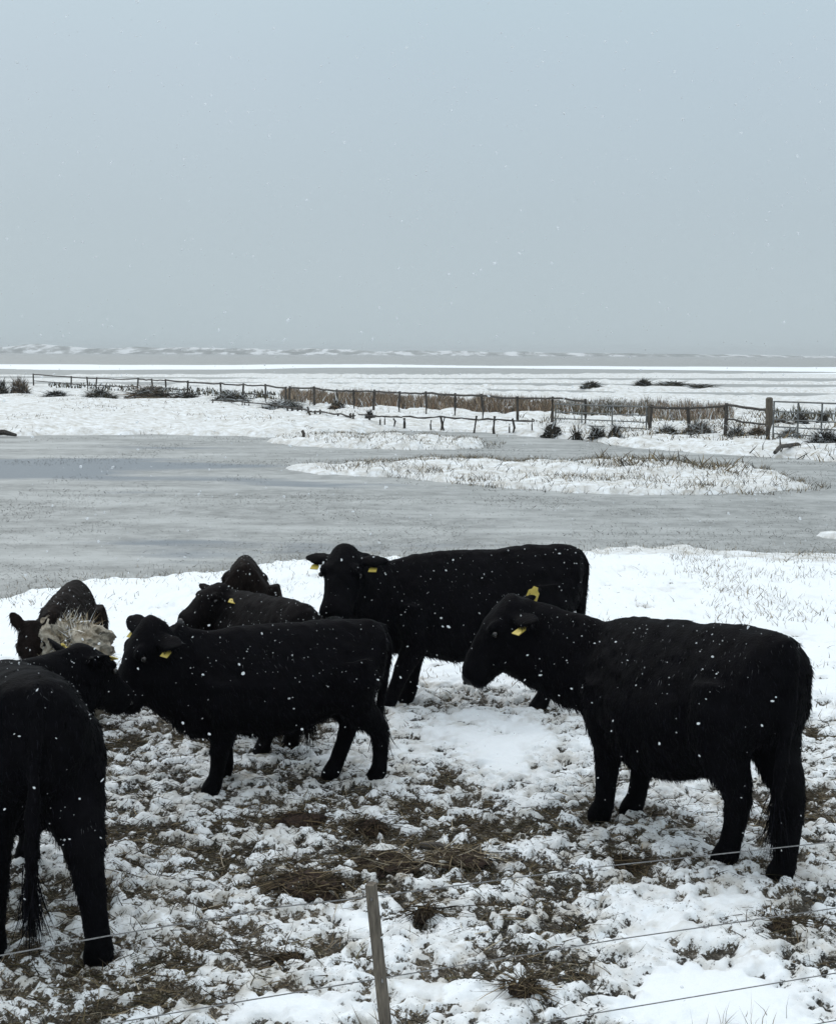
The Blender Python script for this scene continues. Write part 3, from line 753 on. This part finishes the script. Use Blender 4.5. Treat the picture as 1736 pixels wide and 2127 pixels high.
# ------------------------------------------------------------------ far rail fence, gates
A, B = at(70, 778, 1.05), at(1218, 833, 1.05)
ld = Vector((B.x - A.x, B.y - A.y, 0)).normalized(); lnrm = Vector((ld.y, -ld.x, 0))
def on_line(u, v, off=0.0):
    d = ray(u, v); a = A + lnrm * off; a.z = 0
    t = a.dot(lnrm) / d.dot(lnrm)
    return Vector((0, 0, H)) + d * t
def rail_fence(label, posts, gaps, low, mat_, postw=.055, railr=.042):
    c = on_line(*posts[len(posts) // 2]); root = tag(empty('rail_fence', (c.x, c.y, 0)), label, 'fence')
    o = Vector((c.x, c.y, 0)); tops = [on_line(u, v) - o for u, v in posts]
    for i, p in enumerate(tops):
        g = float(gz(p.x + o.x, p.y + o.y)) - .15
        m_ = MB(); m_.tube([(p.x, p.y, g), (p.x + rng.normal() * .02, p.y, (g + p.z) / 2), (p.x + rng.normal() * .03, p.y, p.z + .07)], [postw * 1.05, postw, postw * .9], 7)
        m_.build('post', mat_, root)
        if i + 1 < len(tops) and i not in gaps:
            q = tops[i + 1]; n = 6; L_ = (q - p).length
            sag = .012 * L_ * rng.uniform(.2, 1.1)
            pts = [p.lerp(q, t) + Vector((0, 0, -sag * 4 * t * (1 - t) + rng.normal() * .012)) for t in np.linspace(0, 1, n)]
            m_ = MB(); m_.tube(pts, railr * rng.uniform(.85, 1.15), 6); m_.build('rail', mat_, root)
            if i in low:
                for hz_ in (.42,):
                    pts2 = [x + Vector((0, 0, -hz_ - .04 * rng.random())) for x in pts]
                    m_ = MB(); m_.tube(pts2, railr * .75, 6); m_.build('rail', mat_, root)
    return root
rail_fence('long sagging dark rail fence running along the snowy track beyond the flood',
           [(70, 778), (148, 783), (182, 785), (200, 786), (286, 787), (316, 789), (345, 790), (389, 793), (459, 797), (505, 799), (552, 800.5), (594, 806), (602, 805), (654, 805.5), (698, 812), (735, 812.5), (776, 812.5), (830, 816), (885, 816.5), (945, 820), (1002, 822),
            (1075, 827), (1147, 827.5), (1216, 832.5)], {11}, {0, 1, 2, 3, 5, 6, 9}, M_WOOD_DARK)
rail_fence('short drooping rail fence between the two far gates', [(1350, 845), (1430, 849), (1507, 842), (1596, 851)], set(), {2}, M_WOOD_DARK, .06, .042)
def gate(label, ul, ur, vtop_l, vtop_r, nb, ups, height=1.1, off=-.0):
    pl, pr = on_line(ul, vtop_l, off), on_line(ur, vtop_r, off)
    c = (pl + pr) / 2; o = Vector((c.x, c.y, 0)); root = tag(empty('field_gate', o), label, 'gate')
    pl, pr = pl - o, pr - o
    for k in range(nb):
        dz_ = Vector((0, 0, -height * (k / (nb - 1)) ** 0.85))
        m_ = MB(); m_.tube([pl + dz_, pr + dz_], .022 if k else .027, 6); m_.build('bar', M_STEEL, root)
    for t in ups:
        p = pl.lerp(pr, t); m_ = MB(); m_.tube([p + Vector((0, .045, .02)), p + Vector((0, .045, -height - .02))], .026, 6); m_.build('upright', M_STEEL, root)
    return root
gate('grey metal field gate in the middle of the far bank, hung with debris', 1152, 1345, 839, 845, 6, (0.01, .31, .64, .99), 1.12, .12)
gate('grey metal field gate at the far right edge', 1606, 1790, 834, 840, 6, (0.01, .30, .57, .99), 1.15, .12)
for u, v, lb, r_ in ((1348, 842, 'thick weathered post at the right end of the middle far gate', .09), (1597, 828, 'thick pale post at the left end of the far right gate', .11)):
    p = on_line(u, v); m_ = MB(); g = float(gz(p.x, p.y)) - .2
    m_.tube([(p.x, p.y, g), (p.x + .02, p.y, (g + p.z) / 2), (p.x, p.y, p.z), (p.x, p.y, p.z + .04)], [r_ * 1.05, r_, r_ * .97, r_ * .6], 9)
    tag(m_.build('gate_post', M_WOOD), lb, 'post')

# low timber edging of the track, nearer than the fence
OFFN = None
def timber_edge(label, pts, hgt, posts):
    P_ = [at(u, v) for u, v in pts]
    o = P_[len(P_) // 2].copy(); root = tag(empty('timber_edging', (o.x, o.y, 0)), label, 'edging')
    for i in range(len(P_) - 1):
        a, b_ = P_[i] - o, P_[i + 1] - o
        m_ = MB(); k = [a.lerp(b_, t) + Vector((0, 0, hgt + .06 + rng.normal() * .02)) for t in np.linspace(0, 1, 5)]
        m_.tube(k, [.03, .045, .035, .05, .03], 6, flat=.8); m_.build('beam', M_WOOD_DARK, root)
        L_ = (b_ - a).length
        for t in np.sort(rng.random(max(2, int(L_ * posts)))):
            p = a.lerp(b_, t); g = float(gz(p.x + o.x, p.y + o.y))
            m_ = MB(); m_.tube([(p.x, p.y, g - .15), (p.x + rng.normal() * .04, p.y - .03, g + hgt * .5), (p.x, p.y - .02, hgt + .06 + rng.uniform(-.16, .12))], rng.uniform(.022, .05), 6)
            m_.build('stake', M_WOOD_DARK, root)
timber_edge('low dark timber edging with stakes in the snow left of the middle gate', [(745, 886), (790, 889), (835, 890), (900, 891), (960, 894), (1030, 897), (1108, 901)], .36, 2.0)
timber_edge('low dark timber edging curving along the bank left of centre', [(440, 847), (500, 850), (560, 856), (620, 866), (680, 877), (738, 884)], .30, 1.3)

def ico_lump(c, rx_, ry_, rz_, n=9, m_=16, jit=.22, seed=0):
    mb_ = MB(); rings = []
    for i in range(n):
        t = -1.45 + 2.95 * i / (n - 1)
        ring = []
        for k in range(m_):
            f = 2 * math.pi * k / m_
            j = 1 + jit * (math.sin(3 * f + seed * 2.1 + 4 * t) * .5 + math.sin(5 * f - seed + 7 * t) * .35 + random.uniform(-.5, .5))
            ring.append(Vector(c) + Vector((math.cos(t) * math.cos(f) * rx_ * j, math.cos(t) * math.sin(f) * ry_ * j, math.sin(t) * rz_ * (1 + jit * random.uniform(-.3, .5)))))
        rings.append(ring)
    mb_.loft(rings); return mb_

DARKC = [(.012, .011, .009), (.03, .026, .02), (.06, .05, .036), (.018, .018, .014)]
BROWNC = [(.22, .15, .10), (.25, .19, .135), (.13, .10, .075), (.32, .26, .19), (.09, .075, .06)]
OLIVE = [(.05, .045, .025), (.08, .07, .035), (.03, .03, .02), (.11, .09, .05)]
def clump(label, u, v, wpx, hpx, cols, kind='reed_clump', cat='reeds', n=1100, peak=1.0, y_off=0.0, snowy=.12, core=M_DEBRIS):
    """a heap of flattened wet reeds, peaked; base at photo point u, v"""
    p = at(u, v); sc = p.y / F; w_, h_ = wpx * sc, hpx * sc
    p.z = float(gz(p.x, p.y))
    root = tag(empty(kind, p), label, cat)
    lm = ico_lump((0, 0, h_ * .06), w_ * .27, w_ * .2, h_ * .34, jit=.5, seed=int(u)); lm.build('heap', core, root, False)
    ang = rng.random(n) * 6.28; rad = np.sqrt(rng.random(n)) * .5
    bx, by = np.cos(ang) * rad * w_, np.sin(ang) * rad * w_ * .7
    hz_ = h_ * (1 - (rad * 2) ** peak) * rng.uniform(.55, 1.05, n) + .08 * h_
    top = np.stack([bx * .35, by * .35, hz_], -1); bot = np.stack([bx, by, hz_ * 0 - .03], -1)
    dd = top - bot + rng.normal(size=(n, 3)) * [.10 * w_, .10 * w_, .06 * h_]
    t = pick(cols, n, .3); t[rng.random(n) < snowy] = (.75, .78, .8)
    join_blades('stems', [blades(bot, dd, rng.uniform(.5, 1.6, n) * sc * 1.4, rng.normal(size=(n, 3)) * [.2 * w_, .2 * w_, .1 * h_] - [0, 0, .22 * h_], t, seg=3)], M_BLADE, root)
    return root
clump('dark pointed heap of reeds at the left end of the middle gate', 1146, 905, 52, 54, DARKC, peak=.7)
clump('narrow dark heap of reeds on the first upright of the middle gate', 1198, 909, 34, 50, DARKC, peak=.7)
clump('squat dark reed heap under the middle gate', 1240, 911, 46, 34, DARKC, peak=1.6)
clump('dark reed heap with a pale broken stem by the middle gate', 1277, 913, 40, 48, DARKC, peak=.8, snowy=.25)
clump('low tangled reeds right of the middle gate', 1385, 912, 70, 34, DARKC + OLIVE, peak=1.4, snowy=.25)
clump('snowy brown reeds below the drooping rail fence', 1450, 912, 80, 40, DARKC + BROWNC, peak=1.6, snowy=.3)
clump('dark leaning tuft against the post of the drooping rail fence', 1506, 876, 30, 42, DARKC, peak=.7)
clump('dark tangled reeds under the drooping fence near the water', 1528, 918, 56, 36, DARKC, peak=1.2, snowy=.25)
clump('rusty brown tuft left of the far right gate', 1572, 915, 66, 36, BROWNC, peak=1.4, snowy=.15)
clump('dark reed heap on the second upright of the far right gate', 1662, 889, 40, 44, DARKC, peak=.8)
clump('dark reed heap on the third upright of the far right gate', 1708, 889, 34, 40, DARKC, peak=.8)
clump('large dark thicket at the right edge by the water', 1712, 934, 90, 42, DARKC, 'thicket', 'thicket', 1800, 1.8, snowy=.2)
clump('snowy tuft beside the thicket at the right edge', 1640, 925, 56, 30, DARKC + OLIVE, peak=1.3, snowy=.4)
clump('low snowy reeds between brown tuft and far right gate', 1620, 892, 60, 24, OLIVE + BROWNC, peak=1.3, snowy=.25)
clump('dark bush cut by the left edge of the far bank', 2, 826, 44, 48, DARKC, 'bush', 'bush', 1300, 1.6)
clump('dark bush with rusty stems near the left edge of the far bank', 42, 826, 52, 46, DARKC + BROWNC, 'bush', 'bush', 1500, 2.2)
clump('low dark reed patch at left, beside the rusty bush', 118, 829, 60, 18, DARKC, peak=2)
clump('wide dark reed heap at left below the rail fence', 208, 833, 80, 28, DARKC + OLIVE, peak=1.8)
clump('long brown reed heap in front of the fence posts at left', 312, 834, 110, 36, DARKC + OLIVE + BROWNC, peak=1.6, n=1600)
clump('dark reed patch left of the curving timber edging', 385, 834, 70, 20, DARKC, peak=2)
clump('tangled grey reeds where the curving edging starts', 480, 842, 90, 30, DARKC + OLIVE, peak=1.5, snowy=.3)
clump('grey green tangle behind the curving timber edging', 590, 856, 110, 30, OLIVE + DARKC, peak=1.6, snowy=.3, n=1600)
clump('rusty tuft sticking up between fence and edging', 700, 858, 44, 38, BROWNC + DARKC, peak=.9, snowy=.2)
clump('small dark tuft at the start of the straight edging', 768, 880, 26, 30, DARKC, peak=.8)
clump('olive tuft behind the right end of the middle gate', 1268, 868, 64, 36, OLIVE, peak=1.6)
clump('low round bush on the far marsh, leftmost of the far bushes', 1228, 809, 50, 17, OLIVE + DARKC, 'bush', 'bush', 1000, 2.2, snowy=.08)
clump('round bush on the far marsh, tallest of the far bushes', 1336, 807, 46, 21, OLIVE + DARKC, 'bush', 'bush', 1000, 2.0, snowy=.05)
clump('wide low bush on the far marsh right of the tallest bush', 1395, 806, 76, 14, OLIVE + DARKC, 'bush', 'bush', 1000, 2.4, snowy=.1)
clump('flat low bush on the far marsh, rightmost of the far bushes', 1455, 810, 70, 12, OLIVE + DARKC, 'bush', 'bush', 1000, 2.4, snowy=.1)
clump('tiny dark bush far out on the snow above the rail fence', 594, 797, 22, 7, DARKC, 'bush', 'bush', 200, 2.4, snowy=.1)
# fallen branch by the water
p = at(1608, 948); q = at(1640, 938); m_ = MB()
m_.tube([p + Vector((0, 0, .1)), p.lerp(q, .35) + Vector((0, 0, .22)), q + Vector((.2, 0, .2)), q + Vector((.5, .3, .05))], [.05, .06, .06, .03], 7)
m_.tube([p.lerp(q, .35) + Vector((0, 0, .22)), p.lerp(q, .3) + Vector((.05, .2, .42))], [.03, .015], 6)
tag(m_.build('branch', M_WOOD_DARK), 'dark fallen branch at the edge of the flood on the right', 'branch')
m_ = MB(); p = at(0, 905); m_.tube([at(-40, 904) + Vector((0, 0, .05)), at(10, 903) + Vector((0, 0, .08)), at(34, 904) + Vector((0, 0, .0))], [.1, .1, .05], 6)
tag(m_.build('driftwood', M_WOOD_DARK), 'dark piece of driftwood at the left edge of the flood', 'driftwood')
m_ = MB(); p = at(629, 914); m_.tube([p + Vector((0, 0, -.2)), p + Vector((.03, 0, .2)), p + Vector((-.02, 0, .3))], [.07, .06, .05], 6)
tag(m_.build('stump_post', M_WOOD_DARK), 'short lone stake standing in the flood left of centre', 'stake')

# brown reed band along the fence foot
def band(n, us, vs_fn, hgt, cols, wid, snowy=0.0):
    u = rng.uniform(us[0], us[1], n); v0, v1 = vs_fn(u)
    v = v0 + (v1 - v0) * rng.random(n)
    pts = np.array([tuple(at(a, b_)) for a, b_ in zip(u, v)])
    pts[:, 2] = gz(pts[:, 0], pts[:, 1]) - .02
    hz_ = rng.uniform(.35, 1.15, n) * hgt * (.35 + 1.3 * fbm(u * .035, v * .08, 601, 3))
    dirs = np.stack([rng.normal(size=n) * .25 * hz_, rng.normal(size=n) * .25 * hz_, hz_], -1)
    t = pick(cols, n, .25); t[rng.random(n) < snowy + .05] = (.75, .78, .8)
    keep = fbm(u * .05, v * .15, 611, 3) > .31
    pts, hz_, dirs, t = pts[keep], hz_[keep], dirs[keep], t[keep]; n = len(pts)
    return blades(pts, dirs, rng.uniform(.6, 1.4, n) * wid, rng.normal(size=(n, 3)) * [.2 * hgt, .2 * hgt, .05], t, side=np.tile([1., .2, 0], (n, 1)) + rng.normal(size=(n, 3)) * .2)
parts = [band(15000, (585, 1150), lambda u: (np.interp(u, [585, 776, 1002, 1150], [825, 834, 846, 856]), np.interp(u, [585, 776, 1002, 1150], [842, 853, 862, 872])), 0.46, BROWNC, .035),
         band(4500, (1150, 1350), lambda u: (850 + 0 * u, 874 + 0 * u), .42, OLIVE + BROWNC, .03, .1),
         band(4000, (1350, 1520), lambda u: (858 + 0 * u, 882 + 0 * u), .42, BROWNC, .03, .12),
         band(800, (1590, 1736), lambda u: (868 + 0 * u, 886 + 0 * u), .35, OLIVE, .05, .2),
         band(1500, (100, 590), lambda u: (np.interp(u, [100, 590], [801, 824]), np.interp(u, [100, 590], [810, 840])), .25, OLIVE + DARKC, .07, .15)]
tag(join_blades('reed_bed', parts, M_BLADE), 'brown dry reeds along the foot of the far rail fence', 'reeds', kind='stuff')

# ------------------------------------------------------------------ things lying in the near pasture
def mound(label, u, v, wpx, hpx, kind='earth_clod', cat='clod', m_=M_CLOD, strands=None, ns=160, depth=.8):
    p = at(u, v); sc = p.y / F; w_, h_ = wpx * sc, hpx * sc
    p.z = float(gz(p.x, p.y))
    root = tag(empty(kind, p), label, cat)
    ico_lump((0, 0, h_ * .1), w_ * .5, w_ * .5 * depth, h_ * .8, 16, 34, .30, int(u)).build('lump', m_, root, True)
    if strands:
        ang = rng.random(ns) * 6.28; rad = np.sqrt(rng.random(ns)) * .55
        b_ = np.stack([np.cos(ang) * rad * w_, np.sin(ang) * rad * w_ * depth, h_ * .8 * np.sqrt(np.clip(1 - rad ** 2 * 3, 0.02, 1)) + .01], -1)
        d_ = rng.normal(size=(ns, 3)) * [.09, .09, .02]
        join_blades('straws', [blades(b_, d_, rng.uniform(.003, .007, ns), rng.normal(size=(ns, 3)) * [.03, .03, .02] - [0, 0, .02], pick(strands, ns), seg=3)], M_BLADE, root)
    return root
STRAW = [(.15, .115, .068), (.09, .07, .042), (.23, .185, .12), (.05, .04, .027), (.32, .28, .21)]
DKSTRAW = [(.03, .022, .013), (.055, .04, .022), (.09, .065, .035), (.02, .016, .011)]
mound('flat reddish brown clod in the trampled snow below the bullock', 625, 1712, 96, 17, strands=DKSTRAW, ns=90)
mound('crumbly dark brown clod right of the flat reddish clod', 772, 1728, 66, 30, strands=DKSTRAW)
mound('wide heap of dark brown trodden hay left of the fence post', 640, 1848, 150, 34, 'hay_heap', 'hay', M_CLOD, DKSTRAW + STRAW[:2], 420)
mound('thin spread of straw behind the fence post top', 800, 1800, 150, 16, 'hay_heap', 'hay', M_CLOD, STRAW + DKSTRAW, 320)
mound('straw lying along the dark stick', 950, 1800, 130, 14, 'hay_heap', 'hay', M_CLOD, STRAW, 260)
mound('dark clod at lower left of the fence post', 600, 1992, 64, 22, strands=DKSTRAW)
mound('small dark clod right of the fence post', 884, 1918, 44, 24, strands=DKSTRAW)
mound('black clod under the wire at lower right', 1622, 1932, 80, 22, strands=DKSTRAW)
mound('grey black clod of trodden grass in the clean snow at lower centre', 1090, 2075, 70, 20, strands=DKSTRAW + STRAW[:1])
mound('flat dark dung patch left of the right cow hind feet', 1288, 1792, 84, 12, strands=DKSTRAW, ns=220)
a, b_ = at(874, 1772), at(966, 1792); m_ = MB()
m_.tube([a + Vector((0, 0, .04)), a.lerp(b_, .4) + Vector((0, .01, .055)), b_ + Vector((0, 0, .03))], [.018, .024, .016], 7)
tag(m_.build('stick', M_WOOD_DARK), 'black wet stick lying in the trampled straw', 'stick')
# hay feed pile between the cows on the left
p = Vector((-2.41, 9.22, 0)); hp = tag(empty('hay_pile', p), 'pale snow-dusted hay pile between the cows on the left', 'hay')
ico_lump((0, 0, .33), .22, .24, .42, 30, 48, .34, 3).build('pile', M_HAYCORE, hp, True)
ico_lump((.13, -.05, .60), .17, .18, .17, 22, 36, .36, 5).build('tuft', M_HAYCORE, hp, True)
ico_lump((-.12, -.08, .62), .14, .16, .20, 22, 36, .36, 8).build('tuft', M_HAYCORE, hp, True)
ns = 2600
f_ = rng.random(ns) * 6.28; t_ = np.arccos(rng.uniform(0, 1, ns))
b_ = np.stack([np.sin(t_) * np.cos(f_) * .27, np.sin(t_) * np.sin(f_) * .26, .34 + np.cos(t_) * .46], -1)
tc_ = pick([(.42, .37, .27), (.30, .25, .16), (.62, .60, .55), (.78, .79, .80), (.20, .15, .09)], ns, .2)
join_blades('straws', [blades(b_, rng.normal(size=(ns, 3)) * .045, rng.uniform(.005, .011, ns), rng.normal(size=(ns, 3)) * .03, tc_, seg=3)], M_BLADE, hp)

# ------------------------------------------------------------------ straw litter, grass
def scatter(n, x0, x1, y0, y1, dens):
    out = []
    while sum(len(o) for o in out) < n:
        x, y = rng.uniform(x0, x1, n), rng.uniform(y0, y1, n)
        k = rng.random(n) < dens(x, y)
        out.append(np.stack([x[k], y[k]], -1))
    return np.concatenate(out)[:n]
pts = scatter(46000, -3.2, 3.6, 4.3, 10.2, lambda x, y: np.clip(gval(tr, x, y) - .45, 0, 1) ** 1.5 * 2.5 * (1.15 - gval(snow, x, y)))
n = len(pts); z = gz(pts[:, 0], pts[:, 1])
an = rng.random(n) * 6.28; ln = rng.uniform(.03, .13, n)
dirs = np.stack([np.cos(an) * ln, np.sin(an) * ln, rng.normal(size=n) * .022], -1)
base = np.stack([pts[:, 0], pts[:, 1], z + .006], -1)
parts = [blades(base, dirs, rng.uniform(.002, .006, n), np.stack([rng.normal(size=n) * .03, rng.normal(size=n) * .03, rng.normal(size=n) * .008 - .004], -1), pick(STRAW + DKSTRAW + DKSTRAW + OLIVE, n, .3), seg=3)]
tag(join_blades('straw_litter', parts, M_BLADE), 'brown straw and trodden grass strewn through the trampled snow', 'straw', kind='stuff')

TAN = [(.20, .15, .085), (.13, .10, .06), (.28, .22, .13), (.08, .07, .05)]
GREYW = [(.16, .155, .14), (.10, .10, .09), (.22, .21, .19)]
GREYG = [(.09, .085, .07), (.05, .05, .042), (.14, .125, .10)]
def grass(n, x0, x1, y0, y1, dens, hgt, wid, cols, lean=.45):
    p_ = scatter(n, x0, x1, y0, y1, dens); m = len(p_)
    zz = np.maximum(gz(p_[:, 0], p_[:, 1]), WATER_Z) - .01
    hz_ = rng.uniform(.4, 1.1, m) * hgt
    d_ = np.stack([rng.normal(size=m) * lean * hz_, rng.normal(size=m) * lean * hz_, hz_], -1)
    return blades(np.concatenate([p_, zz[:, None]], 1), d_, rng.uniform(.6, 1.4, m) * wid, rng.normal(size=(m, 3)) * [.35 * hgt, .35 * hgt, .1 * hgt], pick(cols, m))
def clust(sc, lo_, hi_, s):
    return lambda x, y: sstep(lo_, hi_, fbm(x * sc, y * sc, s, 3))
isl = np.array(land[1])
def inpoly(poly): return lambda x, y: (sdist(poly, x, y) > 0) * 1.0
onland = lambda x, y: gval(LAND, x, y)
parts = [
    grass(5200, -1, 7.5, 9.5, 18.3, lambda x, y: onland(x, y) * sstep(.45, .65, fbm(x * 1.1, y * .8, 402, 4)) * sstep(.4, 2.2, x + .2 * (y - 12)), .085, .006, TAN),
    grass(1700, -6, 2, 10, 17, lambda x, y: onland(x, y) * sstep(.5, .7, fbm(x * 1.2, y * 1.0, 403, 4)), .07, .006, TAN + GREYG),
    grass(3500, -7, 9, 14, 19.5, lambda x, y: np.exp(-((gval(LDn, x, y)) / .8) ** 2), .075, .006, TAN + GREYW),
    grass(5200, -4, 11, 24, 36, lambda x, y: inpoly(land[1])(x, y) * (.25 + sstep(.45, .6, fbm(x * .9, y * .9, 405, 3))), .15, .012, TAN + GREYG),
    grass(1500, -5, 4, 36, 46, lambda x, y: inpoly(land[2])(x, y), .12, .015, GREYG + TAN),
    grass(16000, -7, 7, 14, 26, lambda x, y: (1 - onland(x, y)) * (.15 + sstep(.42, .70, fbm(x * .8 + 3, y * .6, 412, 4))), .030, .006, GREYW, 1.2),
    grass(7500, -12, 12, 20, 44, lambda x, y: (1 - onland(x, y)) * sstep(.50, .72, fbm(x * .55 + 3, y * .45, 411, 4)), .055, .008, GREYW, .8),
    grass(4200, -30, 16, 38, 78, lambda x, y: onland(x, y) * sstep(.48, .68, fbm(x * .35, y * .3, 417, 4)), .14, .02, GREYW + TAN),
    grass(2600, 4, 22, 30, 60, lambda x, y: onland(x, y) * sstep(.45, .65, fbm(x * .6, y * .5, 419, 4)), .28, .03, GREYG + TAN),
    grass(45, .2, 3, 4.6, 5.4, lambda x, y: np.exp(-(((x - 1.32) / .12) ** 2 + ((y - 5.02) / .1) ** 2)) + .0 * x, .11, .003, TAN),
    grass(220, -.35, .3, 4.2, 5.3, lambda x, y: np.exp(-(((x + .07) / .12) ** 2 + ((y - 4.75) / .22) ** 2)), .12, .005, GREYG + TAN),
    grass(2600, -2.6, 3.2, 4.6, 9.5, lambda x, y: sstep(.45, .8, gval(tr, x, y)) * sstep(.5, .65, fbm(x * 2.5, y * 2.5, 423, 3)), .06, .005, DKSTRAW + OLIVE, .8),
]
tag(join_blades('marsh_grass', parts, M_BLADE), 'withered grass poking through snow and flood', 'grass', kind='stuff')

# ------------------------------------------------------------------ falling snow
nfl = 8000
c = np.stack([rng.uniform(-4.5, 4.5, nfl), rng.uniform(2.0, 10.5, nfl), rng.uniform(.05, 4.6, nfl)], -1)
sz = rng.lognormal(math.log(.0027), .42, nfl).clip(.001, .0075)
g_ = (1 + 5 ** .5) / 2
icv = np.array([(-1, g_, 0), (1, g_, 0), (-1, -g_, 0), (1, -g_, 0), (0, -1, g_), (0, 1, g_), (0, -1, -g_), (0, 1, -g_), (g_, 0, -1), (g_, 0, 1), (-g_, 0, -1), (-g_, 0, 1)]) / 1.9
icf = np.array([(0, 11, 5), (0, 5, 1), (0, 1, 7), (0, 7, 10), (0, 10, 11), (1, 5, 9), (5, 11, 4), (11, 10, 2), (10, 7, 6), (7, 1, 8), (3, 9, 4), (3, 4, 2), (3, 2, 6), (3, 6, 8), (3, 8, 9), (4, 9, 5), (2, 4, 11), (6, 2, 10), (8, 6, 7), (9, 8, 1)])
sz = np.minimum(sz, .0011 * c[:, 1])
stretch = np.stack([rng.uniform(.6, 1.4, nfl), rng.uniform(.7, 1.2, nfl), rng.uniform(.7, 1.3, nfl)], -1)
tilt = rng.normal(size=nfl) * .4
co = icv[None] * (sz[:, None] * stretch)[:, None, :] * rng.uniform(.7, 1.3, (nfl, 12, 1))
co[:, :, 0] += co[:, :, 2] * tilt[:, None]
co = (co + c[:, None, :]).reshape(-1, 3)
tris = (icf[None] + (np.arange(nfl) * 12)[:, None, None]).reshape(-1, 3)
tag(link('falling_snow', fast_mesh('falling_snow', co, tris=tris), M_FLAKE, smooth=True), 'falling snowflakes drifting in front of the cattle', 'snowflakes', kind='stuff')

# ------------------------------------------------------------------ snow-laden air
hz = MB(); hz.box((0, 1900, 9.0), 8600, 4500, 21.0)
ho = tag(hz.build('haze', None), 'thin grey haze of falling snow over the marsh', 'haze', kind='stuff')
m = bpy.data.materials.new('haze_air'); m.use_nodes = True
m.node_tree.nodes.clear()
vo = m.node_tree.nodes.new('ShaderNodeVolumePrincipled'); mo = m.node_tree.nodes.new('ShaderNodeOutputMaterial')
vo.inputs['Color'].default_value = (.86, .90, .92, 1); vo.inputs['Density'].default_value = 0.0003
m.node_tree.links.new(vo.outputs[0], mo.inputs['Volume'])
ho.data.materials.append(m)
